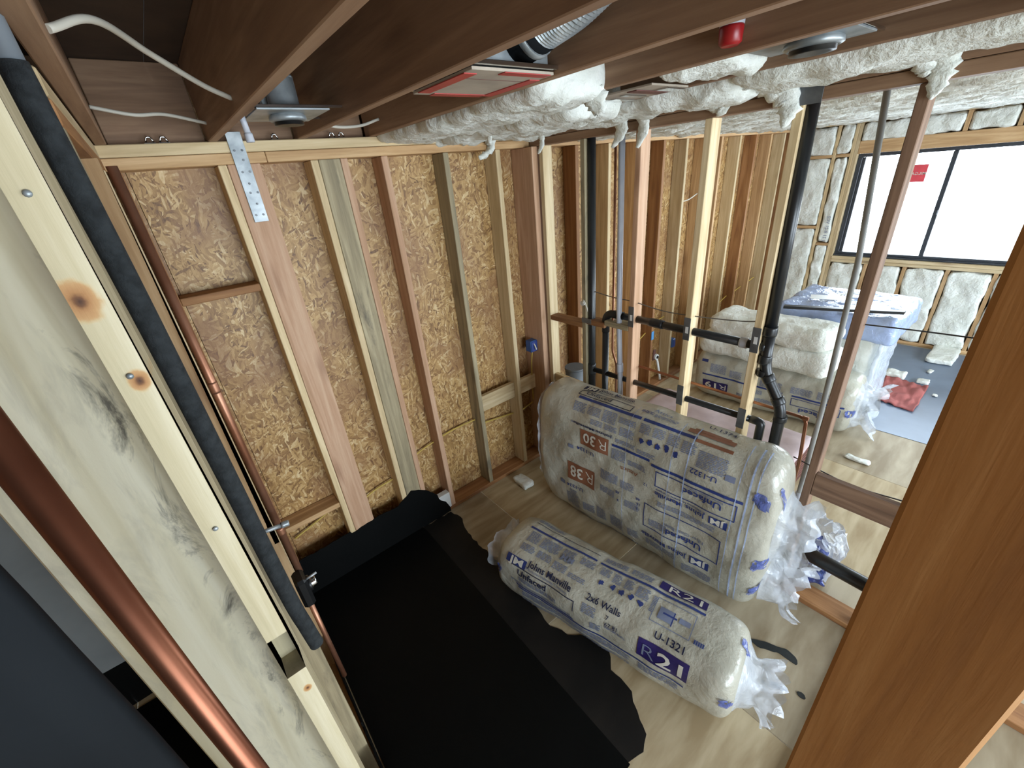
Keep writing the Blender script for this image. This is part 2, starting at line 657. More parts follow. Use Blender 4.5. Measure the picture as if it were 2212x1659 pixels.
def crumple(name, parent, base, direction, length, mat, seed, flare=1.2, nu=26, nv=26, amp=.024, pinch=.5):
    """gathered plastic: a skirt of film that leaves the closed loop 'base', pinches in and flares out"""
    rnd = random.Random(seed)
    bm = bmesh.new()
    c = sum((Vector(b) for b in base), Vector()) / len(base)
    d = Vector(direction).normalized()
    rows = []
    m = len(base)
    ln = [length * (.92 + .25 * math.sin(3 * 6.2832 * i / m + seed) * math.sin(5 * 6.2832 * i / m + 2 * seed) + rnd.uniform(-.05, .05)) for i in range(m)]
    off = Vector((seed, seed * .37, seed * .71))
    for j in range(nv + 1):
        t = j / nv
        sc = 1 - (1 - pinch) * math.sin(min(1, t * 1.7) * math.pi / 2) + (flare - pinch) * max(0, t - .55) / .45 * .8
        row = []
        for i, b in enumerate(base):
            p = c + (Vector(b) - c) * sc + d * ln[i] * t
            p += noise.noise_vector(p * 9 + off) * amp * 1.2 * min(1, t * 3) + noise.noise_vector(p * 17 + off) * amp * .8 * min(1, t * 3) + noise.noise_vector(p * 40 + off) * amp * .12 * min(1, t * 3)
            row.append(bm.verts.new(p))
        rows.append(row)
    for a, b in zip(rows, rows[1:]):
        for k in range(m):
            bm.faces.new((a[k], a[(k + 1) % m], b[(k + 1) % m], b[k]))
    o = mesh_obj(name, bm, mat, parent, smooth=True)
    return o


# text -> 2D triangles
def text_mesh(body, bold=0.0):
    cu = bpy.data.curves.new('lettering', 'FONT')
    cu.body = body
    cu.size = 1.0
    cu.resolution_u = 2
    cu.offset = bold
    ob = bpy.data.objects.new('lettering', cu)
    COL.objects.link(ob)
    dg = bpy.context.evaluated_depsgraph_get()
    me = bpy.data.meshes.new_from_object(ob.evaluated_get(dg))
    vs = [(v.co.x, v.co.y) for v in me.vertices]
    fs = [tuple(p.vertices) for p in me.polygons]
    bpy.data.objects.remove(ob, do_unlink=True)
    bpy.data.curves.remove(cu)
    bpy.data.meshes.remove(me)
    xs = [v[0] for v in vs] or [0, 1]
    x0 = min(xs)
    wd = max(xs) - x0
    return [(x - x0, y) for x, y in vs], fs, wd


class Print:
    """flat print laid over a bag's surface, in the bag's own (u along, v around) measures"""

    def __init__(s, surf):
        s.surf = surf
        s.b = {}

    def bm(s, col):
        return s.b.setdefault(col, bmesh.new())

    def rect(s, u0, u1, v0, v1, col, off=.0036, step=.022):
        bm = s.bm(col)
        nu = max(1, int(abs(u1 - u0) / step))
        nv = max(1, int(abs(v1 - v0) / step))
        g = [[bm.verts.new(s.surf(u0 + (u1 - u0) * i / nu, v0 + (v1 - v0) * j / nv, off)) for j in range(nv + 1)] for i in range(nu + 1)]
        for i in range(nu):
            for j in range(nv):
                bm.faces.new((g[i][j], g[i + 1][j], g[i + 1][j + 1], g[i][j + 1]))

    def outline(s, u0, u1, v0, v1, col, t=.006, off=.0036):
        s.rect(u0, u1, v0, v0 + t, col, off)
        s.rect(u0, u1, v1 - t, v1, col, off)
        s.rect(u0, u0 + t, v0, v1, col, off)
        s.rect(u1 - t, u1, v0, v1, col, off)

    def text(s, body, u, v, h, col, flip=False, width=None, bold=.01, off=.0052, slant=0.0):
        """u,v: where the text starts (flip: it runs backwards and upside down from there)"""
        vs, fs, wd = text_mesh(body, bold)
        k = h / .72
        kx = (width / wd) if width else k
        bm = s.bm(col)
        g = -1 if flip else 1
        t2 = bmesh.new()
        v2 = [t2.verts.new((x * kx, y * k, 0)) for x, y in vs]
        for f in fs:
            try:
                t2.faces.new([v2[i] for i in f])
            except ValueError:
                pass
        bmesh.ops.triangulate(t2, faces=t2.faces)
        for _ in range(3):
            lg = [e for e in t2.edges if e.calc_length() > .016]
            if not lg:
                break
            bmesh.ops.subdivide_edges(t2, edges=lg, cuts=1)
            bmesh.ops.triangulate(t2, faces=t2.faces)
        mp = {q: bm.verts.new(s.surf(u + g * q.co.x, v + g * q.co.y, off)) for q in t2.verts}
        for f in t2.faces:
            bm.faces.new([mp[q] for q in f.verts])
        t2.free()

    def para(s, u0, u1, v0, v1, col, seed, rows=None, off=.0036):
        rnd = random.Random(seed)
        rows = rows or max(2, int((v1 - v0) / .009))
        dv = (v1 - v0) / rows
        for r in range(rows):
            u = u0
            while u < u1 - .008:
                wd = min(rnd.uniform(.012, .04), u1 - u)
                s.rect(u, u + wd, v0 + dv * (r + .22), v0 + dv * (r + .78), col, off)
                u += wd + .006
            if rnd.random() < .15:
                pass

    def blob(s, u, v, r, col, seed, off=.0042):
        rnd = random.Random(seed)
        bm = s.bm(col)
        n = 14
        vs = [bm.verts.new(s.surf(u + math.cos(6.2832 * k / n) * r * rnd.uniform(.45, 1.1), v + math.sin(6.2832 * k / n) * r * rnd.uniform(.45, 1.2), off)) for k in range(n)]
        bm.faces.new(vs)

    def build(s, parent):
        for col, bm in s.b.items():
            o = mesh_obj('printed_lettering', bm, M[col], parent)
            o['kind'] = 'stuff'


def bag_surface(P0, a, n, L, wd, ht, p=3.2, lump=.012, seed=0.0, z0=0.0, endp=20.0, lean=0.0):
    """P0: end of the axis on the floor plan; a: unit axis; n: unit direction away from the viewer.
    v is arc length from the middle of the underside, up the viewer's side and over the top"""
    N = 400
    pts = []
    for i in range(N + 1):
        t = -math.pi / 2 - 2 * math.pi * i / N
        cx = math.copysign(abs(math.cos(t)) ** (2 / p), math.cos(t)) * wd / 2
        cz = math.copysign(abs(math.sin(t)) ** (2 / p), math.sin(t)) * ht / 2
        pts.append((cx, cz))
    arc = [0.0]
    for q, r in zip(pts, pts[1:]):
        arc.append(arc[-1] + math.hypot(r[0] - q[0], r[1] - q[1]))
    per = arc[-1]

    def cross(v):
        v = v % per
        lo, hi = 0, N
        while hi - lo > 1:
            m = (lo + hi) // 2
            if arc[m] <= v:
                lo = m
            else:
                hi = m
        t = (v - arc[lo]) / max(1e-9, arc[hi] - arc[lo])
        return pts[lo][0] + (pts[hi][0] - pts[lo][0]) * t, pts[lo][1] + (pts[hi][1] - pts[lo][1]) * t

    def raw(u, v):
        c, z = cross(v)
        e = max(0.0, 1 - abs(2 * u / L - 1) ** endp) ** .28
        lm = lump * (math.sin(7.3 * u + seed) * math.sin(8.1 * v + 2 * seed) + .5 * math.sin(17 * u + 3 * seed + 5 * v) + .35 * math.sin(31 * u - 19 * v)) + .0035 * noise.noise((u * 14, v * 9, seed))
        k = e * (1 + lm / (wd / 2))
        zz = ht / 2 + z * (e * .9 + .1 * e * e) * (1 + lm / ht)
        x = c * k + lean * (zz - ht / 2)
        return Vector((P0[0] + a[0] * u + n[0] * x, P0[1] + a[1] * u + n[1] * x, z0 + max(zz, .002)))

    def surf(u, v, off=0.0):
        q = raw(u, v)
        if off:
            h = .004
            du = raw(u + h, v) - raw(u - h, v)
            dv = raw(u, v + h) - raw(u, v - h)
            nn = du.cross(dv)
            if nn.length > 1e-12:
                nn.normalize()
                ax = Vector((P0[0] + a[0] * u, P0[1] + a[1] * u, z0 + ht / 2))
                if nn.dot(q - ax) < 0:
                    nn = -nn
                q = q + nn * off
        return q
    surf.per = per
    surf.L = L
    return surf


def bag_body(name, parent, surf, mat, nu=150, nv=130):
    bm = bmesh.new()
    L, per = surf.L, surf.per
    rows = []
    for i in range(nu + 1):
        t = i / nu
        u = L * (.5 - .5 * math.cos(math.pi * t)) * .996 + L * .002
        rows.append([bm.verts.new(surf(u, per * j / nv)) for j in range(nv)])
    for p, q in zip(rows, rows[1:]):
        for j in range(nv):
            bm.faces.new((p[j], p[(j + 1) % nv], q[(j + 1) % nv], q[j]))
    bm.faces.new(rows[0])
    bm.faces.new(rows[-1])
    return mesh_obj(name, bm, mat, parent, smooth=True)


# ================================================================== THE SETTING
YA, YO = 2.52, 2.66          # stud face and sheathing of the outside wall
XB0, XB1 = 2.255, 2.345      # partition with the plumbing
XC = 7.2                     # window wall
ZP = 2.645                   # underside of the top plates
ZJ, ZS = 2.74, 3.04          # joists

W['stained', 2] = stained_board()

# --- floor
floor = empty('floor', kind='structure')
xs = [-2.7, -1.0, .22, 1.44, 2.66, 3.88, 5.1, 6.32, 7.4]
ys = [-3.5, -1.2, 1.24, 2.7]
for i in range(len(xs) - 1):
    for j in range(len(ys) - 1):
        box('plywood_panel', floor, M['ply'] if (i + j) % 2 else M['ply2'], xs[i] + .0015, xs[i + 1] - .0015, ys[j] + .0015, ys[j + 1] - .0015, -.022, 0, .001)

# --- outside wall, facing the viewer
wa = empty('wall_back', kind='structure')
for i, x in enumerate((-2.7, -1.22, .0, 1.22, 2.44, 3.66, 4.88, 6.1)):
    x1 = (-1.22, 0, 1.22, 2.44, 3.66, 4.88, 6.1, 7.4)[i]
    box('osb_panel', wa, OSB, x + .001, x1 - .001, YO, YO + .012, 0, ZS + .02, .0005)
box('light_leak_backing', wa, M['dark'], -2.75, 7.45, YO + .013, YO + .02, -.05, ZS + .06, 0)  # unseen backing added to stop sky light leaking through the panel gaps
for x0, x1 in ((-2.7, .92), (.922, 4.2), (4.202, XC)):
    lum('bottom_plate', wa, 'rust', x0, x1, YA, YO, 0.001, .038)
lum('top_plate', wa, 'tan', -2.7, .55, YA, YO, ZP, ZP + .046)
lum('top_plate', wa, 'tan', .552, XC, YA, YO, ZP, ZP + .046)
lum('top_plate', wa, 'pale', -2.7, 1.6, YA, YO, ZP + .048, ZJ - .001)
lum('top_plate', wa, 'pale', 1.602, XC, YA, YO, ZP + .048, ZJ - .001)


def astud(kind, x0, x1, y0=YA, y1=YO - .002, z0=.039, z1=ZP - .001):
    return lum('stud', wa, kind, x0, x1, y0, y1, z0, z1)


for x in (-2.3, -1.9, -1.5, -1.1, -.7, -.35):
    astud('tan', x, x + .038)
astud('rust', -.052, -.013)
astud('pale', .337, .373)
lum('post', wa, 'pink', .375, .515, YA, YO - .002, .039, ZP - .001)
astud('pale', .752, .79)
lum('post', wa, 'grey', .792, .905, YA, YO - .002, .039, ZP - .001)
astud('pink', .907, .945)
astud('pink', 1.138, 1.178)
astud('grey', 1.546, 1.584)
astud('pale', 1.957, 1.995)
for x in (2.36,):
    astud('rust', x, x + .036)
for i, x in enumerate((2.735, 3.14, 3.545, 3.94, 4.335, 4.72)):
    astud(('rust', 'pale', 'tan')[i % 3], x, x + .038)
for i, x in enumerate((4.86, 4.90, 5.03, 5.45, 5.85, 6.26, 6.66, 7.06)):
    astud(('pale', 'rust', 'tan')[i % 3], x, x + .038)
# blocking
lum('blocking', wa, 'rust', -.012, .336, YA + .01, YO - .004, 2.062, 2.10)
lum('blocking', wa, 'tan', -.012, .336, YA + .01, YO - .004, .56, .598)
lum('blocking', wa, 'pale', 1.585, 1.956, YA + .045, YA + .083, .735, .878)
lum('blocking', wa, 'pale', 1.996, 2.30, YA + .045, YA + .083, .735, .872)
lum('blocking', wa, 'rust', 2.28, 2.305, YA - .012, YA + .04, 1.0, 1.35)
# white painted piece of sill right of the membrane
box('sill_patch', wa, M['white'], .948, 1.137, YA - .004, YA + .05, .04, .19, .002)
# corner studs of the partition end
lum('stud', wa, 'pink', 2.20, 2.253, 2.43, YO - .002, .039, ZP - .001)

# --- plumbing partition
wb = empty('wall_partition', kind='structure')
lum('bottom_plate', wb, 'rust', XB0, XB1 + .05, -3.3, 2.51, .001, .038)
lum('top_plate', wb, 'joist', XB0, XB1, -3.3, 2.51, ZP, ZP + .045)
lum('top_plate', wb, 'joist', XB0, XB1, -3.3, 2.51, ZP + .047, ZJ - .001)
for y, k in ((2.462, 'rust'), (2.38, 'pale'), (2.0, 'grey'), (1.585, 'pink'), (1.187, 'pale'), (.80, 'pale'), (.405, 'brown'), (.0, 'brown'), (-.4, 'tan'), (-.8, 'rust'), (-1.2, 'tan'), (-1.6, 'rust'), (-2.0, 'rust'), (-2.5, 'tan'), (-3.0, 'rust')):
    lum('stud', wb, k, XB0, XB1, y, y + .038, .039, ZP - .001)
lum('blocking', wb, 'rust', XB0, XB1, 2.04, 2.379, 1.40, 1.438)
lum('blocking', wb, 'rust', XB0, XB1, 1.83, 1.999, 1.44, 1.478)
lum('blocking', wb, 'grey', XB0, XB1, 1.624, 1.829, 1.462, 1.50)
lum('blocking', wb, 'pale', XB0 + .02, XB0 + .058, 2.04, 2.379, .78, .905)
lum('blocking', wb, 'brown', XB0, XB0 + .038, .04, .404, .79, .93)

# nail plates
for y0, y1, z0, z1 in ((1.583, 1.625, 1.50, 1.64), (1.185, 1.227, 1.50, 1.64), (.798, .84, 1.52, 1.66), (1.185, 1.227, 1.05, 1.19), (.798, .84, 1.04, 1.17), (1.95, 2.04, 1.448, 1.486), (.403, .445, .25, .34)):
    box('nail_plate', wb, M['steelplate'], XB0 - .003, XB0 - .0005, y0, y1, z0, z1, .0005)
box('nail_plate', wb, M['steelplate'], XB0 - .003, XB0 - .0005, .74, .86, ZP - .01, ZP + .06, .0005)
for y, z in ((1.593, 1.545), (1.195, 1.545), (.808, 1.57)):
    box('plate_label', wb, M['white'], XB0 - .0045, XB0 - .0032, y, y + .018, z, z + .04, 0)

# --- end wall the camera looks along
wd_ = empty('wall_left', kind='structure')
lum('top_plate', wd_, 'rust', -.15, -.058, 1.24, YA - .002, ZP, ZP + .045)
lum('top_plate', wd_, 'pale', -.15, -.058, 1.24, YA - .002, ZP + .047, ZJ - .002)
lum('bottom_plate', wd_, 'tan', -.15, -.058, .76, YA - .002, .001, .038)


def notched(name, parent, mat, x0, x1, y0, y1, z0, z1, notches, face):
    """stud with rectangular notches cut from its y0 face (face='y') or its x1 face (face='x')"""
    bm = bmesh.new()
    if face == 'y':
        poly = [(y0, z0)]
        for a, b, d in notches:
            poly += [(y0, a), (y0 + d, a), (y0 + d, b), (y0, b)]
        poly += [(y0, z1), (y1, z1), (y1, z0)]
        A = [bm.verts.new((x0, p[0], p[1])) for p in poly]
        B = [bm.verts.new((x1, p[0], p[1])) for p in poly]
    else:
        poly = [(x1, z0)]
        for a, b, d in notches:
            poly += [(x1, a), (x1 - d, a), (x1 - d, b), (x1, b)]
        poly += [(x1, z1), (x0, z1), (x0, z0)]
        A = [bm.verts.new((p[0], y0, p[1])) for p in poly]
        B = [bm.verts.new((p[0], y1, p[1])) for p in poly]
    n = len(poly)
    bm.faces.new(A)
    bm.faces.new(B)
    for i in range(n):
        bm.faces.new((A[i], A[(i + 1) % n], B[(i + 1) % n], B[i]))
    bmesh.ops.triangulate(bm, faces=[f for f in bm.faces if len(f.verts) > 4])
    return mesh_obj(name, bm, mat, parent)


notched('stud', wd_, knotted_stud(), -.116, -.077, .78, .889, .039, 2.70, [(1.535, 1.665, .06)], 'y')
lum('wide_board', wd_, 'stained', -.332, -.110, .892, .93, .039, 2.70)
notched('stud', wd_, W['grey', 2], -.148, -.06, 1.25, 1.288, .039, ZP - .001, [(1.30, 1.42, .02), (1.76, 1.88, .02)], 'x')
notched('stud', wd_, W['tan', 2], -.146, -.05, 1.90, 1.938, .039, ZP - .001, [(1.02, 1.14, .02)], 'x')
lum('stud', wd_, 'pale', -.146, -.058, 2.40, 2.438, .039, ZP - .001)
for (z, y) in ((2.52, -0), (2.28, 0), (1.98, 0)):
    bm = bmesh.new()
    add_tube(bm, [(-.097, .78, z), (-.097, .777, z), (-.097, .7755, z)], [.0035, .0045, .002], 10)
    mesh_obj('nail_head', bm, M['steel'], wd_, True)

# --- near post on the right
we = empty('wall_front', kind='structure')
lum('stud', we, 'post', .335, .373, -.082, .0095, .039, 2.70)
lum('bottom_plate', we, 'tan', .20, 2.25, -.082, .0095, .001, .038)
lum('top_plate', we, 'joist', -.3, 2.25, -.082, .0095, 2.702, ZJ - .001)

# --- ceiling
ce = empty('ceiling', kind='structure')
for i in range(8):
    x0, x1 = xs[i], xs[i + 1]
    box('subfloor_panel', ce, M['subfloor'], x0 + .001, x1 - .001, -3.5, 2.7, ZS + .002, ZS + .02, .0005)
for x in (-2.2, -1.8, -1.4, -1.0, -.4, -.056, .336, .722, 1.095, 1.472, 1.865, 2.26, 2.66, 3.06, 3.46, 3.86, 4.26, 4.66, 5.06, 5.46, 5.86, 6.26, 6.66, 7.06):
    lum('joist', ce, 'joist', x, x + .038, -3.4, 2.575, ZJ, ZS)
jx = [-2.7, -.056, .336, .722, 1.095, 1.472, 1.865, 2.26, 4.7, 7.4]
for a, b in zip(jx, jx[1:]):
    lum('rim_board', ce, 'joist', a + .04, b, 2.60, 2.638, ZJ, ZS)

# --- window wall
wc = empty('wall_right', kind='structure')
WY0, WY1, WZ0, WZ1 = -.72, 1.84, 1.07, 2.32
box('osb_panel', wc, OSB, XC + .14, XC + .152, WY1 + .02, 2.7, 0, ZS, .0005)
box('osb_panel', wc, OSB, XC + .14, XC + .152, -3.5, WY0 - .02, 0, ZS, .0005)
box('osb_panel', wc, OSB, XC + .14, XC + .152, WY0 - .018, WY1 + .018, 0, WZ0 - .02, .0005)
box('osb_panel', wc, OSB, XC + .14, XC + .152, WY0 - .018, WY1 + .018, WZ1 + .02, ZS, .0005)
lum('bottom_plate', wc, 'tan', XC, XC + .138, -3.3, 2.515, .001, .04)
lum('top_plate', wc, 'pale', XC, XC + .138, -3.3, 2.515, ZP + .02, ZJ - .002)
for y in (2.475, 2.07, WY1 + .04, WY1 + .001, WY0 - .039, WY0 - .08, -1.2, -1.6, -2.0, -2.5, -3.0):
    lum('stud', wc, 'pale' if y > 1.8 else 'tan', XC, XC + .138, y, y + .038, .041, ZP + .018)
lum('header', wc, 'tan', XC, XC + .138, WY0 + .001, WY1 - .001, WZ1 + .002, WZ1 + .145)
lum('sill_plate', wc, 'pale', XC - .004, XC + .138, WY0 + .001, WY1 - .001, WZ0 - .04, WZ0 - .002)
lum('sill_plate', wc, 'pale', XC, XC + .138, WY0 + .001, WY1 - .001, WZ0 - .08, WZ0 - .042)
for y in (1.42, 1.02, .62, .22, -.18, -.58):
    lum('cripple_stud', wc, 'tan', XC, XC + .138, y, y + .038, .041, WZ0 - .081)
for y in (1.3, .9, .5, .1, -.3):
    lum('cripple_stud', wc, 'tan', XC, XC + .138, y, y + .038, WZ1 + .147, ZP + .018)
for z in (2.30, 1.42):
    lum('blocking', wc, 'tan', XC, XC + .04, 2.11, 2.474, z, z + .038)
for z in (2.30, 1.20):
    lum('blocking', wc, 'tan', XC, XC + .04, WY1 + .08, 2.069, z, z + .038)
# walls that close the house behind the viewer
wr = empty('wall_rear', kind='structure')
for n_, (x0, x1, z0, z1) in enumerate(((-2.7, -.7, 0, ZS), (2.2, 3.0, 0, ZS), (6.5, 7.4, 0, ZS), (-.699, 2.199, 0, .5), (3.001, 6.499, 0, .5), (-.699, 2.199, 2.5, ZS), (3.001, 6.499, 2.5, ZS))):
    box('osb_panel', wr, OSB, x0, x1, -3.5, -3.488, z0, z1, .0005)
we2 = empty('wall_end', kind='structure')
box('osb_panel', we2, OSB, -2.72, -2.702, -3.5, 2.7, 0, ZS, .0005)

# --- window
wi = empty('window_1', (XC + .1, (WY0 + WY1) / 2, WZ0), kind='structure')
fx0, fx1 = XC + .07, XC + .135
my = .935
for nm, y0, y1, z0, z1 in (('window_frame', WY0 + .002, WY1 - .002, WZ0, WZ0 + .05), ('window_frame', WY0 + .002, WY1 - .002, WZ1 - .04, WZ1 - .001),
                           ('window_frame', WY1 - .05, WY1 - .003, WZ0 + .051, WZ1 - .041), ('window_frame', WY0 + .003, WY0 + .05, WZ0 + .051, WZ1 - .041),
                           ('mullion', my - .022, my + .022, WZ0 + .051, WZ1 - .041)):
    box(nm, wi, M['frame'], fx0, fx1, y0, y1, z0, z1, .004)
box('window_track', wi, M['frame'], fx0 - .03, fx0 - .001, WY0 + .002, WY1 - .002, WZ0 + .001, WZ0 + .022, .003)
box('sash_frame', wi, M['frame'], fx0 + .01, fx1 - .01, WY1 - .085, WY1 - .051, WZ0 + .052, WZ1 - .042, .004)
box('latch', wi, M['frame'], fx0 - .02, fx0 - .001, my - .018, my + .018, 1.60, 1.66, .004)
box('window_pane', wi, M['glass'], fx0 + .03, fx0 + .034, my + .023, WY1 - .086, WZ0 + .052, WZ1 - .042, 0)
box('window_pane', wi, M['glass'], fx0 + .03, fx0 + .034, WY0 + .051, my - .023, WZ0 + .052, WZ1 - .042, 0)
st = box('sticker', wi, M['sticker'], fx0 + .026, fx0 + .0285, 1.135, 1.345, 1.968, 2.156, 0)


def flat_text(body, h, mat, place, parent, bold=.012, width=None):
    vs, fs, wd = text_mesh(body, bold)
    k = h / .72
    kx = width / wd if width else k
    bm = bmesh.new()
    vv = [bm.verts.new(place(x * kx, y * k)) for x, y in vs]
    for f in fs:
        try:
            bm.faces.new([vv[i] for i in f])
        except ValueError:
            pass
    return mesh_obj('printed_lettering', bm, mat, parent)


# the sticker is stuck on the outer side and read from outside, so it shows mirrored here
flat_text('MILGARD', .032, M['inkwhite'], lambda x, y: Vector((fx0 + .0255, 1.14 + x, 2.045 + y)), wi, .012, .19)

# ================================================================== PLUMBING
PX = 2.30


def thing(name, loc, label, cat, group=None):
    return empty(name, loc, label, cat, group)


def ring(name, parent, mat, c, axis, r, h):
    a = Vector(axis).normalized()
    c = Vector(c)
    return tube(name, parent, mat, [c - a * h / 2, c - a * h * .3, c + a * h * .3, c + a * h / 2], [r * .96, r, r, r * .96])


t = thing('vent_stack', (PX, .8, 0), 'black plastic vent stack with offset bend and side branch in the stud wall', 'pipe')
tube('pipe', t, M['abs'], [(PX, .785, 2.70), (PX, .772, 1.64)], .028)
tube('offset_pipe', t, M['abs'], [(PX, .772, 1.64), (PX, .765, 1.42), (PX, .64, 1.22), (PX, .635, .05)], .029, .07)
for c, ax, r, h in (((PX, .772, 1.64), (0, 0, 1), .034, .05), ((PX, .771, 1.48), (0, 0, 1), .034, .05), ((PX, .766, 1.40), (0, 0, 1), .034, .035), ((PX, .735, 1.375), (0, -.53, -.85), .034, .04), ((PX, .665, 1.26), (0, -.53, -.85), .034, .04), ((PX, .637, 1.16), (0, 0, 1), .034, .035)):
    ring('coupling', t, M['abs'], c, ax, r, h)
tube('branch', t, M['abs'], [(PX, .80, 1.55), (PX, .774, 1.55)], .032)

t = thing('drain_pipe', (PX, 1.4, 1.5), 'black plastic vent pipe running level through the drilled studs', 'pipe')
tube('pipe', t, M['abs'], [(PX, .801, 1.545), (PX, 1.70, 1.545)], .024)
tube('elbow', t, M['abs'], [(PX, 1.70, 1.545), (PX, 1.85, 1.545), (PX, 1.85, 1.40)], .028, .11, n=10)
tube('riser', t, M['abs'], [(PX, 1.85, 1.405), (PX, 1.85, .06)], .024)
ring('coupling', t, M['abs'], (PX, 1.44, 1.545), (0, 1, 0), .029, .1)
ring('coupling', t, M['pvc'], (PX, .89, 1.545), (0, 1, 0), .030, .04)

t = thing('drain_pipe', (PX, 1.3, 1.0), 'thin black drain pipe with square corner piece low in the stud wall', 'pipe')
tube('pipe', t, M['abs'], [(PX, .74, 1.095), (PX, 1.96, 1.06)], .020)
tube('elbow', t, M['abs'], [(PX, .78, 1.095), (PX, .725, 1.095), (PX, .725, 1.02), (PX, .725, .06)], .024, .02, n=3)
tube('pipe', t, M['abs'], [(PX, 1.98, 2.66), (PX, 1.98, .06)], .026)
ring('coupling', t, M['abs'], (PX, 1.98, 1.06), (0, 0, 1), .031, .10)

t = thing('drain_pipe', (PX, .2, .3), 'thick black drain pipe lying just above the bottom plate', 'pipe')
tube('pipe', t, M['abs'], [(2.36, -.25, .27), (2.36, .43, .30)], .042)
tube('bend', t, M['abs'], [(2.36, .43, .30), (2.36, .52, .31), (2.42, .60, .24)], .046, .06)
ring('coupling', t, M['steelplate'], (2.36, .42, .30), (0, 1, 0), .052, .05)
ring('coupling', t, M['pvc'], (2.39, .53, .20), (0, 0, 1), .055, .14)

t = thing('supply_pipe', (PX, 1.72, 0), 'pale grey plastic riser pipe beside the dark copper line', 'pipe')
tube('pipe', t, M['pvc'], [(PX - .02, 1.735, 2.66), (PX - .02, 1.72, 1.5), (PX - .02, 1.69, 1.0), (PX - .02, 1.685, .06)], .019, .1)
ring('coupling', t, M['pvc'], (PX - .02, 1.70, 1.16), (0, .05, 1), .024, .07)
tube('supply_line', None, M['copperdull'], [(PX, 1.795, 2.66), (PX, 1.785, 1.26), (PX, 1.745, 1.16), (PX, 1.745, .06)], .008, .03)
tag(bpy.data.objects['supply_line'], 'thin dark copper riser with a small kink in the stud wall', 'pipe')
t = thing('copper_pipe', (PX, 1.2, 1.18), 'thin copper line bent down at its end, crossing the studs', 'pipe')
tube('pipe', t, M['copperdull'], [(PX + .05, 1.60, 1.18), (PX + .05, .53, 1.18), (PX + .05, .51, .9), (PX + .05, .51, .3)], .009, .04)
ring('coupling', t, M['copperdull'], (PX + .05, .535, 1.178), (0, 1, 0), .0125, .03)
t = thing('pipe_bracket', (PX, .46, .5), 'perforated brown strap bracket on the last stud of the pipe wall', 'bracket')
box('strap', t, M['rustpanel'], XB0 - .004, XB0 - .001, .36, .58, .505, .535, .0005)
for y in (.39, .46, .53):
    ring('screw', t, M['steel'], (XB0 - .005, y, .52), (1, 0, 0), .006, .004)
t = thing('supply_pipe', (2.42, .5, .4), 'long pale plastic pipe leaning behind the last stud, with a bent lower end', 'pipe')
tube('pipe', t, M['oldpvc'], [(2.43, .578, 2.69), (2.43, .515, 2.0), (2.43, .492, 1.2), (2.43, .487, .46), (2.35, .56, .34)], .0125, .03)
ring('coupling', t, M['pvc'], (2.43, .488, .62), (0, 0, 1), .017, .05)
# wires through the studs
for nm, pts, lab in (('wire', [(2.30, 2.03, 1.69), (2.30, 1.8, 1.665), (2.30, 1.62, 1.66), (2.30, 1.35, 1.635), (2.30, .95, 1.66), (2.30, .8, 1.69)], 'thin grey wire strung through the studs above the level pipe'),
                     ('wire', [(2.33, .44, 1.74), (2.33, .2, 1.752), (2.33, -.1, 1.76)], 'thin dark wire pair crossing in front of the window wall'),
                     ('wire', [(2.38, .55, .90), (2.38, .4, .875), (2.38, .25, .86), (2.38, .05, .885)], 'loose dark wire hanging above the low block')):
    o = tube(nm, None, M['rope'] if 'grey' in lab else M['wire'], spline(pts), .0035, seg=6)
    tag(o, lab, 'wire')

# copper riser and valve on the left wall
t = thing('shower_riser', (-.02, 1.6, 1.0), 'copper shower riser running up in front of the left wall', 'pipe')
tube('pipe', t, M['copperdull'], [(-.022, 1.6, 1.06), (-.022, 1.6, 2.60)], .0125)
ring('coupling', t, M['copperdull'], (-.022, 1.6, 1.30), (0, 0, 1), .0145, .035)
ring('coupling', t, M['copperdull'], (-.022, 1.6, 1.95), (0, 0, 1), .0145, .04)
t = thing('shower_valve', (-.045, 1.55, 1.0), 'black and chrome shower valve body at the foot of the copper riser', 'valve')
bm = bmesh.new()
add_box(bm, -.058, -.012, 1.51, 1.60, .93, 1.085, .012)
mesh_obj('body', bm, M['black'], t)
ring('stem', t, M['chrome'], (.004, 1.555, 1.02), (1, 0, 0), .026, .03)
ring('trim_ring', t, M['black'], (-.008, 1.555, 1.02), (1, 0, 0), .034, .012)
tube('screw', t, M['steel'], [(-.012, 1.53, 1.07), (.03, 1.53, 1.075)], .005)
tube('inlet', t, M['copperdull'], [(-.035, 1.575, .93), (-.035, 1.575, .34)], .011)
t = thing('stub_pipe', (-.04, 1.5, 1.4), 'short capped steel stub sticking out of the left wall', 'pipe')
tube('pipe', t, M['steel'], [(-.10, 1.5, 1.41), (-.008, 1.5, 1.395)], .008)
ring('cap', t, M['steel'], (.0, 1.5, 1.394), (1, 0, -.16), .012, .026)

o = tube('copper_pipe', None, M['copper'], [(-.140, .44, .0), (-.140, .44, 2.7)], .0125, seg=28)
tag(o, 'thick shiny copper pipe close to the viewer at lower left', 'pipe')
bm = bmesh.new()
pts = [(-.068, .985, 2.69), (-.062, .985, 2.3), (-.060, .985, 1.6), (-.054, .985, 1.42), (-.05, .98, 1.345)]
add_tube(bm, spline(pts, 10), .0185, 20)
o = mesh_obj('pipe_insulation', bm, M['foam'], None, True)
tag(o, 'black foam tube wrapped round a pipe beside the pale notched stud', 'pipe insulation')
tube('pipe', o, M['greybin'], [(-.0683, .985, 2.67), (-.0683, .985, 2.95)], .0165)

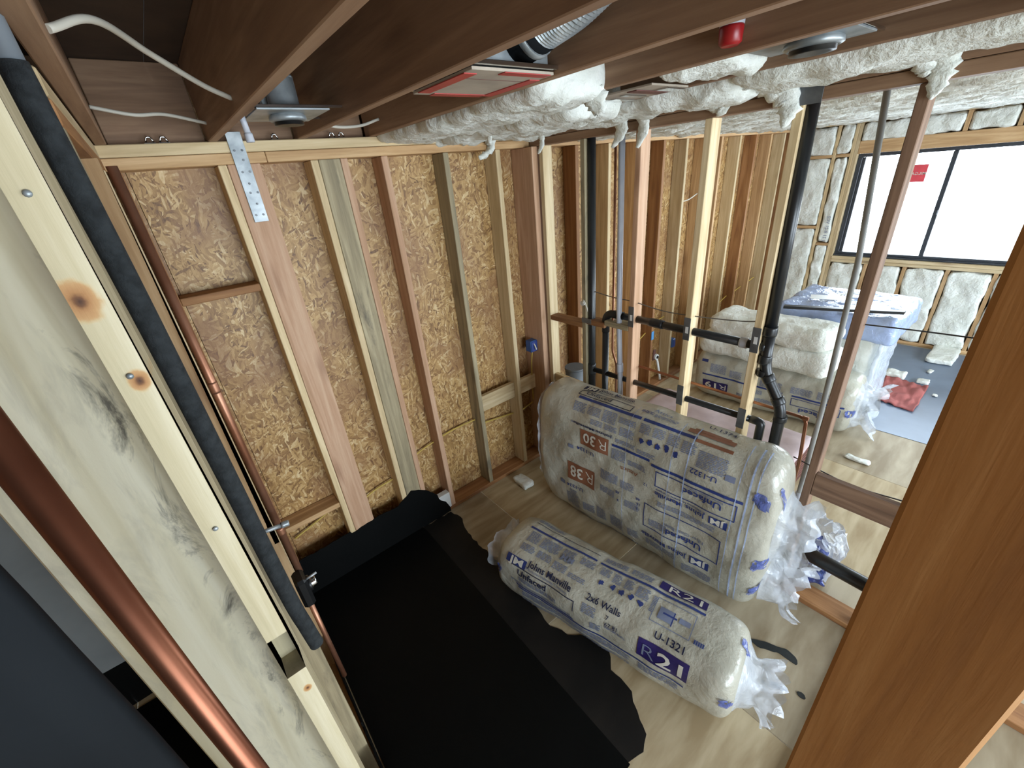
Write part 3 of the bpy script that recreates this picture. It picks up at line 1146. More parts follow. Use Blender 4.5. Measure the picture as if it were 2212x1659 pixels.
# sheets left of the stained board
o = slab('hanging_sheet', None, M['bluegrey'], [(-1.6, 1.10), (-.56, 1.10), (-.56, 2.62), (-1.6, 2.62)], 'xz', 1.60, 1.606)
tag(o, 'smooth blue-grey sheet seen behind the copper pipe at far left', 'sheet')
bm = soft_box(-.62, -.1535, .36, .385, .02, 2.44, 14, 3, 40, .012, .003, 4, 3)
o = mesh_obj('foam_board', bm, M['dark'], None, True)
tag(o, 'dark grey padded panel at the lower left corner', 'panel')
rn = random.Random(5)
o = slab('floor_sheet', None, M['memb'], jag([(-1.9, .6), (-.17, .6), (-.17, 2.45), (-1.9, 2.45)], .2, .008, rn), 'xy', .001, .005)
tag(o, 'black sheet on the floor beyond the left wall', 'floor sheet')
slab('wall_flap', o, M['memb'], jag([(-1.9, .006), (-.16, .006), (-.16, .78), (-1.9, .74)], .2, .008, rn), 'xz', 2.50, 2.506)

# ================================================================== MEMBRANE
mb = thing('waterproof_membrane', (.5, 1.5, 0), 'black waterproofing membrane over the shower floor, turned up the walls', 'membrane')
rn = random.Random(11)
front = [(-.04, .50), (.3, .47), (.62, .49), (.84, .50), (.84, 1.05), (.845, 1.49), (.856, 2.44), (.85, 2.512), (-.04, 2.512)]
slab('floor_sheet', mb, M['memb'], front, 'xy', .0015, .007)
edge = [(.8, .52), (.926, .487), (.994, .518), (1.044, .605), (1.097, .677), (1.102, .818), (1.205, .919), (1.125, 1.063), (1.069, 1.115), (1.031, 1.224), (1.06, 1.5), (1.09, 1.75), (1.092, 1.9), (1.077, 2.02), (1.085, 2.202), (1.137, 2.394), (1.11, 2.50), (.80, 2.51)]
slab('edge_strip', mb, M['memb2'], jag(edge, .03, .008, rn), 'xy', .001, .0048)
up = [(-.04, .003), (-.04, .33), (.148, .325), (.335, .335), (.345, .315), (.50, .326), (.52, .335), (.70, .326), (.76, .36), (.83, .40), (.89, .372), (.95, .33), (1.0, .27), (1.03, .23), (1.05, .16), (1.09, .12), (1.12, .04), (1.12, .003)]
slab('wall_flap', mb, M['memb'], jag(up, .03, .006, rn), 'xz', YA - .008, YA - .0025)
upd = [(.76, .003), (.76, .30), (1.1, .31), (1.5, .29), (2.0, .30), (2.505, .33), (2.505, .003)]
slab('wall_flap', mb, M['memb'], jag(upd, .03, .008, rn), 'yz', -.052, -.046)
o = lum('wood_strip', None, 'white', -.044, -.02, .80, 1.22, .01, .05)
tag(o, 'whitish wood strip lying along the left edge of the membrane', 'strip')

for poly, lab in (([(1.80, .42), (1.86, .33), (1.90, .24), (1.885, .18), (1.85, .165), (1.85, .26), (1.80, .34)], 'long dark tar smear on the plywood near the bag end'),
                  ([(1.66, .235), (1.695, .19), (1.69, .145), (1.66, .17), (1.645, .215)], 'oval dark tar smear on the plywood, nearest the post'),
                  ([(1.715, .125), (1.73, .095), (1.705, .075), (1.695, .105)], 'small round tar blob beside the right post'),
                  ([(1.64, .262), (1.65, .247), (1.637, .24), (1.628, .252)], 'tiny tar dot on the plywood')):
    o = slab('tar_smear', None, M['tar'], chaikin(jag(poly, .025, .007, rn), 1), 'xy', .0005, .004)
    tag(o, lab, 'tar smear', 'tar smears on the plywood')

# ================================================================== ELECTRICAL
t = thing('outlet_box', (2.18, 2.5, 1.1), 'blue plastic outlet box on the corner stud', 'outlet box')
box('box', t, M['bluebox'], 2.125, 2.199, 2.50, 2.57, 1.115, 1.215, .005)
box('mud_ring', t.children[0], M['inkblue'], 2.13, 2.194, 2.494, 2.4995, 1.12, 1.21, .002)
tube('wire_end', t, M['romex'], spline([(2.16, 2.52, 1.2), (2.155, 2.485, 1.18), (2.165, 2.48, 1.14)]), .006, seg=8)
tube('cable', t, M['romexy'], spline([(2.16, 2.53, 1.11), (2.165, 2.56, .95), (2.19, 2.6, .6)]), .006, seg=8)
t = thing('outlet_box', (4.4, 2.5, .5), 'small blue outlet box on a far stud past the pipe wall', 'outlet box')
box('box', t, M['bluebox'], 4.375, 4.43, 2.50, 2.57, .43, .54, .004)
box('mud_ring', t.children[0], M['inkblue'], 4.38, 4.425, 2.494, 2.4995, .44, .53, .002)
o = box('tape_flag', None, M['bluetape'], 3.936, 3.98, 2.513, 2.5185, .66, .76, .001)
tag(o, 'strip of light blue tape on a far stud', 'tape')
ylw = [([(.017, 2.63, .42), (.2, 2.635, .47), (.336, 2.63, .52)], 'lowest yellow cable behind the left block'),
       ([(.52, 2.62, .46), (.62, 2.63, .48), (.75, 2.62, .50)], 'yellow cable between the two wide posts'),
       ([(.946, 2.62, .60), (1.04, 2.63, .62), (1.137, 2.62, .645)], 'yellow cable left of the pinkish stud'),
       ([(1.18, 2.62, .655), (1.35, 2.635, .66), (1.545, 2.62, .665)], 'yellow cable right of the pinkish stud'),
       ([(1.585, 2.62, .60), (1.75, 2.63, .57), (1.956, 2.62, .545)], 'yellow cable under the pale blocking'),
       ([(1.996, 2.62, .52), (2.1, 2.63, .53), (2.199, 2.62, .56)], 'yellow cable stub beside the corner stud'),
       ([(3.76, 2.6, .65), (3.85, 2.6, .69), (3.939, 2.6, .73)], 'yellow cable left of the blue tape on the far wall'),
       ([(3.979, 2.6, .74), (4.1, 2.62, .79), (4.3, 2.6, .83)], 'yellow cable just above the blue tape on the far wall'),
       ([(5.49, 2.6, .62), (5.65, 2.6, .66), (5.84, 2.6, .71)], 'yellow cable low on the far outside wall'),
       ([(5.89, 2.6, .68), (6.05, 2.6, .72), (6.25, 2.6, .75)], 'yellow cable farther along the outside wall'),
       ([(6.3, 2.6, .74), (6.45, 2.6, .77), (6.65, 2.6, .80)], 'farthest yellow cable before the window corner'),
       ([(4.40, 2.56, 2.07), (4.5, 2.54, 2.08), (4.70, 2.56, 2.12)], 'short white cable high between far studs')]
for pts, lab in ylw:
    o = tube('cable', None, M['romex'] if 'white' in lab else M['romexy'], spline(pts), .0065, seg=8)
    tag(o, lab, 'cable')
o = tube('cable', None, M['romex'], spline([(-.017, 1.27, 2.80), (.06, 1.35, 2.84), (.15, 1.55, 2.835), (.26, 1.69, 2.80), (.336, 1.75, 2.778)], 10), .0075, seg=10)
tag(o, 'thick white cable drooping between the two leftmost joists', 'cable')
o = tube('cable', None, M['romex'], spline([(-.017, 2.30, 2.835), (.1, 2.33, 2.815), (.2, 2.36, 2.82), (.336, 2.40, 2.795)], 10), .0065, seg=10)
tag(o, 'white cable running along above the back wall plate', 'cable')
o = tube('cable', None, M['romex'], spline([(.76, 2.30, 2.79), (.85, 2.32, 2.765), (.98, 2.34, 2.77), (1.094, 2.36, 2.80)], 10), .0065, seg=10)
tag(o, 'white cable crossing the joist bay right of the downlight', 'cable')
t = thing('wire_clip', (2.24, 1.99, 1.6), 'white cable clip with a curl of wire on a pipe wall stud', 'clip')
tube('clip', t, M['white'], [(2.254, 2.02, 1.6), (2.236, 2.02, 1.6)], .018)
tube('curl', t, M['romex'], spline([(2.238, 2.02, 1.6), (2.22, 1.99, 1.63), (2.22, 1.96, 1.58), (2.235, 1.97, 1.55)]), .005, seg=8)
t = thing('shutoff_valve', (4.03, 2.5, .3), 'white hose valve with a hanging lever on a far stud', 'valve')
ring('body', t, M['white'], (4.03, 2.50, .43), (0, 1, 0), .035, .04)
ring('port', t, M['black'], (4.03, 2.478, .43), (0, 1, 0), .018, .012)
tube('lever', t, M['white'], [(4.04, 2.49, .40), (4.08, 2.47, .20), (4.10, 2.47, .12)], .014)
box('backplate', t, M['rustpanel'], 3.985, 4.035, 2.505, 2.518, .39, .52, .002)
t = thing('pail', (2.56, 2.5, .7), 'grey plastic pail top showing behind the bag at the corner', 'pail')
tube('body', t, M['greybin'], [(2.55, 2.40, .40), (2.55, 2.40, .86)], [.075, .09], seg=24)
ring('rim', t, M['greybin'], (2.55, 2.40, .855), (0, 0, 1), .096, .02)
lum('support_board', t, 'rust', 2.44, 2.66, 2.28, 2.51, .001, .399)

# ================================================================== CEILING FITTINGS


def downlight(cx, cy, zz, ra, x0, x1, label):
    t = thing('downlight_housing', (cx, cy, zz), label, 'ceiling light', 'recessed downlights')
    box('junction_box', t, M['steel'], cx - .07, cx + .07, cy + .04, cy + .16, zz + .03, zz + .155, .006)
    box('frame_plate', t, M['steel'], cx - .125, cx + .125, cy - .115, cy + .17, zz + .018, zz + .024, .001)
    bm = bmesh.new()
    prof = [(ra * .8, .13), (ra * .82, .02), (ra, .012), (ra * 1.02, 0), (ra * .86, -.006), (ra * .72, .004), (ra * .7, .12)]
    seg = 32
    rr = [[bm.verts.new((cx + r * math.cos(2 * math.pi * k / seg), cy + r * math.sin(2 * math.pi * k / seg), zz + h)) for k in range(seg)] for r, h in prof]
    for a, b in zip(rr, rr[1:]):
        for k in range(seg):
            bm.faces.new((a[k], a[(k + 1) % seg], b[(k + 1) % seg], b[k]))
    mesh_obj('trim_ring', bm, M['steel'], t, True)
    tube('lamp_can', t, M['black'], [(cx, cy, zz + .13), (cx, cy, zz - .016), (cx, cy, zz - .017)], [ra * .69, ra * .8, ra * .6], seg=28)
    for dy in (-.11, .165):
        box('hanger_bar', t, M['chrome'], x0, x1, cy + dy - .006, cy + dy + .006, zz + .025, zz + .034, .001)
    return t


downlight(.545, 1.96, 2.745, .065, .376, .72, 'steel recessed downlight frame in the bay over the left studs')
downlight(1.67, .60, 2.742, .075, 1.512, 1.863, 'round black downlight ring among the insulation near the pipe wall')
downlight(1.50 + .18, 1.69, 2.715, .055, 1.512, 1.863, 'small downlight opening poking through the torn insulation')
downlight(2.80, 1.60, 2.70, .05, 2.70, 3.05, 'dark downlight in the far room ceiling batts, left one')
downlight(3.56, .42, 2.70, .05, 3.50, 3.85, 'dark downlight in the far room ceiling batts, right one')

# duct boot with taped cover
t = thing('register_boot', (.93, 1.25, 2.75), 'steel duct boot covered with cardboard and red tape between joists', 'duct boot')
box('boot', t, M['steel'], .80, 1.085, 1.10, 1.40, 2.765, 2.90, .004)
COVER = box('cover', t, M['card'], .79, 1.09, 1.085, 1.415, 2.742, 2.750, .001)
for a in ((.788, .83, 1.12, 1.38), (.85, 1.05, 1.383, 1.418), (.90, 1.075, 1.083, 1.115), (1.05, 1.092, 1.15, 1.40)):
    box('red_tape', COVER, M['redtape'], a[0], a[1], a[2], a[3], 2.7395, 2.7418, 0)
box('crease', COVER, M['rustpanel'], .83, 1.05, 1.18, 1.183, 2.7412, 2.7419, 0)
for y in (1.075, 1.425):
    box('hanger_bar', t, M['chrome'], .761, 1.094, y - .007, y + .007, 2.752, 2.763, .001)
box('label', t, M['white'], .83, .92, 1.096, 1.099, 2.80, 2.85, 0)
t = thing('flexible_duct', (.97, 1.0, 2.9), 'ribbed round metal duct rising from the taped boot', 'duct')
tube('collar', t, M['dark'], [(.985, 1.12, 2.835), (1.0, 1.03, 2.855)], .075, seg=28)
tube('band', t, M['steel'], [(.993, 1.075, 2.845), (.996, 1.055, 2.849)], .079, seg=28)
pts = spline([(1.0, 1.03, 2.855), (1.01, .93, 2.875), (1.02, .83, 2.91), (1.02, .70, 2.93), (1.01, .4, 2.94)], 22)
tube('ribbed_hose', t, M['steel'], pts, [.07 + (.005 if i % 2 else 0) for i in range(len(pts))], seg=24)
for p in t.children[-1].data.polygons:
    p.use_smooth = False

t = thing('sprinkler_head', (1.44, .73, 2.76), 'red capped sprinkler head under a white collar beside a joist', 'sprinkler')
tube('collar', t, M['pvc'], [(1.435, .73, 2.80), (1.435, .73, 2.86)], .032, seg=24)
tube('red_cap', t, M['red'], [(1.435, .73, 2.755), (1.435, .73, 2.762), (1.435, .73, 2.795), (1.435, .73, 2.80)], [.022, .03, .032, .031], seg=24)

# hangers, straps and clips over the back wall plate
t = thing('strap_tie', (.44, 2.51, 2.4), 'punched steel strap tie nailed down over the plate onto the pinkish post', 'strap tie')
bm = bmesh.new()
add_box(bm, .408, .472, 2.512, 2.5165, 2.388, 2.775, .001)
STRAP = mesh_obj('strap', bm, M['steel'], t)
for i, z in enumerate((2.42, 2.47, 2.52, 2.56, 2.61, 2.66, 2.70)):
    for x in ((.424, .456) if i % 2 == 0 else (.44,)):
        ring('nail_head', STRAP, M['steelplate'], (x + .004 * (i % 3), 2.5105, z), (0, 1, 0), .005, .004)
t = thing('threaded_stub', (.44, 1.9, 2.7), 'short grey threaded pipe stub hanging beside the second joist', 'pipe')
tube('pipe', t, M['pvc'], [(.40, 2.02, 2.80), (.405, 2.02, 2.705)], .011)
ring('cap', t, M['pvc'], (.405, 2.02, 2.698), (0, 0, 1), .015, .03)
for i, (x, y) in enumerate(((.125, 2.545), (.175, 2.545), (.62, 2.545), (.90, 2.545), (.95, 2.545))):
    t = thing('plate_clip', (x, y, 2.741), 'small shiny steel clip on the back wall plate, number %s from the left' % ('one', 'two', 'three', 'four', 'five')[i], 'clip', 'steel clips on the plate')
    box('base', t, M['chrome'], x - .02, x + .02, y - .012, y + .012, 2.7402, 2.743, .0005)
    tube('loop', t, M['chrome'], path([(x - .014, y, 2.743), (x - .008, y, 2.765), (x + .008, y, 2.765), (x + .014, y, 2.743)], .008), .004, seg=8)
# ================================================================== INSULATION OVERHEAD


def batt(name, label, dims, n, seed, rad=.04, amp=.02, freq=7, stretch=(1, 1, 1), group=None, fray=.004):
    bm = soft_box(*dims, *n, rad=rad, amp=amp, freq=freq, seed=seed, stretch=stretch, fray=fray)
    o = mesh_obj(name, bm, M['batt'], None, True)
    tag(o, label, 'insulation', group)
    return o


b1 = batt('insulation_batt', 'white insulation batt in the bay over the back wall, ending at a torn square edge', (1.138, 1.50, 1.20, 2.57, 2.70, 2.92), (16, 50, 8), 1, amp=.022)
b2 = batt('insulation_batt', 'torn white insulation around the small downlight opening', (1.505, 1.868, 1.42, 2.57, 2.685, 2.92), (16, 46, 8), 2, amp=.03)
b3 = batt('insulation_batt', 'long rolled white insulation batt hanging along the pipe wall plate', (1.90, 2.258, .95, 2.52, 2.69, 2.90), (18, 64, 8), 3, amp=.028, rad=.07)
b4 = batt('insulation_batt', 'white insulation batt over the pipe wall nearest the viewer', (1.89, 2.262, -1.2, .97, 2.70, 2.92), (18, 70, 8), 4, amp=.022, rad=.08)
b5 = batt('insulation_batt', 'white insulation scrap stuffed beside the black downlight ring', (1.515, 1.862, .80, 1.02, 2.73, 2.90), (14, 14, 8), 5, amp=.025)
tatter('tatter', b1, [(1.46, 1.25, 2.74), (1.47, 1.24, 2.69), (1.50, 1.26, 2.67)], .05, .03, 1)
tatter('tatter', b2, [(1.87, 2.46, 2.72), (1.90, 2.49, 2.66), (1.86, 2.51, 2.615), (1.80, 2.5, 2.60)], .045, .03, 2)
tatter('tatter', b2, [(1.60, 2.1, 2.70), (1.61, 2.12, 2.66), (1.615, 2.13, 2.645)], .015, .01, 3)
tatter('tatter', b3, [(2.10, 2.22, 2.71), (2.13, 2.25, 2.64), (2.12, 2.28, 2.59)], .02, .014, 4)
tatter('tatter', b3, [(2.2, 1.68, 2.72), (2.22, 1.70, 2.64), (2.20, 1.74, 2.57)], .05, .02, 5)
tatter('tatter', b3, [(2.2, 1.55, 2.72), (2.235, 1.56, 2.64), (2.22, 1.585, 2.555)], .045, .022, 6)
tatter('tatter', b3, [(2.2, 1.16, 2.72), (2.23, 1.14, 2.68), (2.235, 1.12, 2.65)], .06, .025, 7)
tatter('tatter', b4, [(2.05, .98, 2.73), (2.17, .93, 2.73), (2.235, .87, 2.68), (2.24, .85, 2.62), (2.225, .86, 2.56)], .075, .03, 8)
tatter('tatter', b4, [(2.16, .40, 2.77), (2.24, .40, 2.70), (2.245, .395, 2.65), (2.24, .40, 2.59)], .055, .02, 9)
tatter('tatter', b4, [(2.17, .45, 2.74), (2.235, .44, 2.69), (2.24, .435, 2.66)], .04, .02, 10)
t = thing('light_panel', (1.74, 1.25, 2.75), 'battered cardboard and foil panel wedged in the insulated bay', 'panel')
box('board', t, M['card'], 1.60, 1.85, 1.09, 1.38, 2.735, 2.742, .001)
for a in ((1.72, 1.84, 1.10, 1.15), (1.66, 1.80, 1.25, 1.28), (1.70, 1.83, 1.33, 1.37)):
    box('foil_patch', t, M['chrome'], a[0], a[1], a[2], a[3], 2.730, 2.7345, 0)
box('dark_strip', t, M['rustpanel'], 1.62, 1.83, 1.17, 1.215, 2.731, 2.7345, 0)

for i, x in enumerate((2.302, 2.702, 3.102, 3.502, 3.902, 4.302, 4.702, 5.102, 5.502, 5.902, 6.302, 6.702)):
    a, b = x - .001, x + .361
    word = ('first', 'second', 'third', 'fourth', 'fifth', 'sixth', 'seventh', 'eighth', 'ninth', 'tenth', 'eleventh', 'twelfth')[i]
    batt('insulation_batt', 'wrinkled white ceiling batt in the far room, %s bay from the pipe wall' % word, (max(a, 2.35), b, -2.2, 2.50 if x < 2.4 else 2.53, 2.672 if i else 2.70, 2.88), (14, 110, 5), 20 + i, rad=.045, amp=.03, freq=9, stretch=(1.6, .55, 1), group='ceiling batts of the far room', fray=.006)

# wall batts round the window
k = 0
wallb = [(2.115, 2.47, 2.345, 2.655, 'upper batt in the corner bay of the window wall'), (2.115, 2.47, 1.465, 2.295, 'tall batt in the corner bay of the window wall'), (2.115, 2.47, .05, 1.415, 'low batt in the corner bay of the window wall'),
         (1.925, 2.065, 2.345, 2.655, 'small top batt beside the window'), (1.925, 2.065, 1.245, 2.295, 'narrow tall batt with grey lettering beside the window'), (1.925, 2.065, .05, 1.195, 'narrow low batt below the lettered one'),
         (1.345, 1.835, 2.47, 2.655, 'batt above the window header, next to the corner'), (.945, 1.295, 2.47, 2.655, 'second batt above the window header'), (.545, .895, 2.47, 2.655, 'third batt above the window header'), (.145, .495, 2.47, 2.655, 'fourth batt above the window header'),
         (1.465, 1.835, .05, .98, 'batt below the sill nearest the corner'), (1.065, 1.415, .05, .98, 'second batt below the window sill'), (.665, 1.015, .05, .98, 'third batt below the window sill'), (.265, .615, .05, .98, 'fourth batt below the window sill'), (-.135, .215, .05, .98, 'fifth batt below the window sill')]
for y0, y1, z0, z1, lab in wallb:
    k += 1
    o = batt('wall_batt', 'white insulation, ' + lab, (XC - .012, XC + .135, y0, y1, z0, z1), (5, 14, max(8, int((z1 - z0) * 30))), 50 + k, rad=.03, amp=.022, freq=7, group='window wall batts', fray=.003)
    if 'lettering' in lab:
        flat_text('( 21 R-21 VC2', .04, M['inkgrey'], lambda x, y: Vector((XC - .045, 1.985 - y, 1.27 + x)), o, .01)

# ================================================================== BAGS
surf1 = bag_surface((1.155, 1.716), (.22, -.9755), (.9755, .22), 1.45, .44, .40, lump=.007, seed=.4)
surf2 = bag_surface((1.957, 2.12), (.08, -.9968), (.9968, .08), 1.68, .385, 1.08, p=3.6, lump=.008, seed=1.7)
surf3 = bag_surface((4.43, 2.14), (.06, -.998), (.998, .06), 1.50, .46, .56, lump=.01, seed=2.9)


def loop(surf, u, k=1.0, n=56):
    return [surf(u, surf.per * i / n) for i in range(n)]


BAG1 = thing('insulation_bag', (1.3, 1.0, 0), 'printed white plastic bag of wall insulation with purple R21 panel, lying on the membrane', 'insulation bag')
BODY1 = bag_body('body', BAG1, surf1, M['plastic'])
BAG2 = thing('insulation_bag', (2.05, 1.4, 0), 'tall film-wrapped bundle of attic insulation with brown R30 and R38 panels', 'insulation bag')
BODY2 = bag_body('body', BAG2, surf2, M['plastic'])
BAG3 = thing('insulation_bag', (4.4, 1.4, 0), 'white bag of insulation with a blue R19 panel at the bottom of the far pile', 'insulation bag')
BODY3 = bag_body('body', BAG3, surf3, M['plastic'])
# ---------------- print on the near bag
P = Print(surf1)
P.rect(.115, .262, .498, .548, 'inkblue')
P.text('JM', .135, .503, .040, 'inkwhite', width=.105, bold=.03)
P.text('Johns Manville', .272, .528, .038, 'inkblack', width=.305, bold=.02)
P.text('A Berkshire Hathaway Company', .262, .507, .014, 'inkgrey', width=.30)
P.rect(.14, .61, .492, .4965, 'inkblack')
P.rect(.61, .6145, .43, .4965, 'inkblack')
P.rect(.205, .615, .362, .370, 'inkblue')
P.text('Unfaced', .215, .444, .040, 'inkblack', width=.21, bold=.02)
P.para(.225, .50, .405, .436, 'inkgrey', 1, 3)
P.rect(.14, .62, .768, .782, 'inkblue')
P.rect(.645, 1.23, .768, .782, 'inkblue')
P.rect(.98, 1.225, .800, .856, 'inkpurple')
P.text('R21', 1.03, .806, .042, 'inkwhite', width=.17, bold=.0)
P.rect(.15, .62, .822, .826, 'inkblack')
P.text('2x6 Walls', .672, .535, .036, 'inkblack', width=.195, bold=.012)
P.text('7', .80, .49, .024, 'inkblack')
P.text('67.81', .80, .452, .024, 'inkblack', width=.07)
for k, (u0, u1, v0, v1) in enumerate(((.17, .27, .60, .65), (.29, .39, .60, .65), (.41, .50, .59, .64), (.52, .63, .59, .62), (.17, .25, .67, .755), (.27, .40, .67, .75), (.42, .50, .66, .75), (.54, .63, .70, .75), (.66, .74, .46, .515), (.80, .92, .435, .449), (.67, .73, .70, .755), (.75, .80, .69, .755), (.82, .87, .69, .755), (.89, .96, .68, .75), (.98, 1.0, .64, .74), (.16, .60, .375, .39), (.15, .35, .842, .87), (.66, .80, .80, .84), (.82, .94, .80, .84), (.72, .78, .38, .43), (.25, .95, .29, .335))):
    P.para(u0, u1, v0, v1, 'inkgrey', 10 + k)
for u in (.43, .475):
    P.text('M', u, .665, .04, 'inkgrey', width=.035)
for k, u in enumerate((.69, .76, .81, .865, .92)):
    P.blob(u + .015, .655 + .004 * (k % 2), .02, 'inkblue', 200 + k)
P.outline(1.0, 1.20, .60, .745, 'inkgrey', .004)
P.rect(1.03, 1.10, .63, .70, 'inkgrey')
P.rect(1.05, 1.12, .665, .675, 'inkblue')
P.rect(1.10, 1.106, .62, .70, 'inkblue')
P.rect(1.13, 1.185, .66, .69, 'inkgrey')
P.rect(1.22, 1.268, .60, .622, 'inkgrey')
for k in range(5):
    P.rect(1.222 + .01 * k, 1.226 + .01 * k, .601, .621, 'inkblue', .0052)
P.text('U-1321', 1.05, .532, .036, 'inkblack', width=.145, bold=.015)
P.rect(.985, 1.235, .392, .505, 'inkpurple')
P.text('21', 1.085, .41, .075, 'inkwhite', width=.125, bold=.02)
P.text('R', 1.01, .41, .075, 'inkgrey', width=.065, bold=-.012)
P.rect(.22, 1.225, .345, .354, 'inkblue')
P.para(.24, .95, .24, .27, 'inkgrey', 60, 3)
P.para(1.0, 1.2, .29, .335, 'inkgrey', 61, 4)
P.build(BODY1)

# ---------------- print on the tall bundle
P = Print(surf2)
P.rect(.335, .44, 1.30, 1.352, 'inkblack')
P.text('JM', .35, 1.306, .040, 'inkwhite', width=.08, bold=.03)
P.text('Johns Manville', .455, 1.325, .038, 'inkblack', width=.27, bold=.016)
P.text('A Berkshire Hathaway Company', .455, 1.303, .014, 'inkblack', width=.27)
P.outline(.345, .76, 1.225, 1.285, 'inkblack', .006)
P.text('Unfaced', .40, 1.245, .03, 'inkblack', width=.2)
P.rect(.37, .855, 1.195, 1.215, 'inkblue')
P.rect(.872, 1.20, 1.195, 1.215, 'inkblue')
P.rect(1.20, 1.40, 1.185, 1.205, 'inkbrown')
P.text('Attics', .885, 1.295, .03, 'inkgrey', width=.12)
P.text('U-1374', 1.215, 1.322, .032, 'inkblack', width=.15, bold=.012)
bm = P.bm('inkbrown')
P.rect(1.13, 1.39, 1.235, 1.272, 'inkbrown')
P.rect(1.16, 1.36, 1.262, 1.285, 'inkbrown')
P.para(.82, .90, 1.26, 1.285, 'inkblue', 3, 3)
P.para(.91, 1.06, 1.25, 1.28, 'inkgrey', 4, 3)
for k, (u0, u1, v0, v1) in enumerate(((.36, .46, 1.10, 1.17), (.48, .58, 1.11, 1.17), (.60, .70, 1.10, 1.18), (.72, .84, 1.13, 1.17), (.52, .61, 1.05, 1.09), (.63, .72, 1.05, 1.09), (.74, .84, 1.05, 1.11), (.87, .94, 1.12, 1.18), (.96, 1.03, 1.12, 1.18), (1.05, 1.12, 1.11, 1.18), (1.14, 1.22, 1.10, 1.17), (1.24, 1.40, 1.05, 1.15), (.36, .70, 1.01, 1.025), (.72, .86, .99, 1.02), (.88, 1.0, .98, 1.01), (.70, .80, .86, .94), (.82, .95, .86, .90), (.34, .40, .36, .40))):
    P.para(u0, u1, v0, v1, 'inkgrey', 30 + k)
P.text('Johns Manville', .70, 1.025, .018, 'inkblack', flip=True, width=.32)
for k, u in enumerate((.88, .935, .985, 1.04, 1.10)):
    P.blob(u + .02, 1.075 + .01 * (k % 2), .022, 'inkblue', 220 + k)


def rpanel(P, u0, u1, v0, v1, num, col):
    P.rect(u0, u1, v0, v1, col)
    h = (v1 - v0) * .62
    wd = u1 - u0
    P.text(num, u0 + wd * .56, v1 - (v1 - v0) * .18, h, 'inkwhite', flip=True, width=wd * .46, bold=.02)
    P.text('R', u0 + wd * .93, v1 - (v1 - v0) * .18, h, 'inkwhite', flip=True, width=wd * .27, bold=-.016)


rpanel(P, .45, .675, .866, .99, '30', 'inkbrown')
P.text('U-1334', .565, .838, .03, 'inkblue', flip=True, width=.145, bold=.012)
P.rect(.345, .39, .80, .83, 'inkgrey')
rpanel(P, .325, .565, .50, .662, '38', 'inkbrown')
P.text('U-1334', .46, .452, .03, 'inkblue', flip=True, width=.145, bold=.012)
P.rect(.245, .29, .415, .45, 'inkgrey')
P.rect(.70, .97, .955, .972, 'inkblue')
P.rect(.985, 1.51, .935, .953, 'inkblue')
P.text('Attics', .90, .83, .032, 'inkbrown', flip=True, width=.125)
P.text('U-1322', 1.365, 1.035, .032, 'inkblue', flip=True, width=.15, bold=.012)
P.rect(1.40, 1.45, 1.04, 1.075, 'inkgrey')
P.outline(1.02, 1.49, .80, .915, 'inkblue', .006)
P.text('Unfaced', 1.415, .888, .042, 'inkblue', flip=True, width=.225, bold=.02)
P.text('Fiber Glass Batts', 1.42, .905, .016, 'inkgrey', flip=True, width=.2)
P.text('Johns Manville', 1.34, .765, .034, 'inkblue', flip=True, width=.315, bold=.018)
P.text('A Berkshire Hathaway Company', 1.34, .785, .013, 'inkblue', flip=True, width=.31)
P.rect(1.36, 1.46, .72, .775, 'inkblue')
P.text('JM', 1.45, .768, .042, 'inkwhite', flip=True, width=.08, bold=.03)
P.outline(.96, 1.445, .43, .63, 'inkblue', .006)
P.text('Unfaced', 1.34, .505, .044, 'inkblue', flip=True, width=.22, bold=.02)
P.text('Fiber Glass Batts', 1.35, .545, .026, 'inkgrey', flip=True, width=.25)
P.text('Johns Manville', 1.265, .372, .036, 'inkblue', flip=True, width=.315, bold=.018)
P.rect(1.285, 1.40, .325, .39, 'inkblue')
P.text('JM', 1.39, .38, .046, 'inkwhite', flip=True, width=.095, bold=.03)
for k, (n, u, v) in enumerate((('12', .93, .56), ('16', .93, .60), ('48', .93, .64), ('9', .78, .56), ('48', .78, .62), ('12', .97, .79))):
    P.text(n, u, v, .022, 'inkblue', flip=True, bold=.01)
for k, (u0, u1, v0, v1) in enumerate(((.62, .76, .66, .74), (.78, .88, .66, .72), (.62, .74, .54, .60), (.82, .92, .52, .58), (1.0, 1.12, .46, .52), (.30, .42, .22, .36), (.46, .56, .26, .34), (.58, .66, .25, .36), (.70, .80, .24, .36), (.84, .92, .24, .33), (1.05, 1.4, .66, .70), (.98, 1.2, .27, .32), (1.24, 1.42, .22, .29), (.33, .52, .12, .18), (.56, .9, .10, .17))):
    P.para(u0, u1, v0, v1, 'inkgrey', 70 + k)
for u, wd in ((1.10, .004), (1.19, .007), (1.47, .005), (1.52, .009), (1.555, .006), (.80, .003)):
    P.rect(u, u + wd, .18, 1.30, 'bluefilm', .0062)  # pale film strips painting the highlight lines along the stretch-wrap edges
P.build(BODY2)

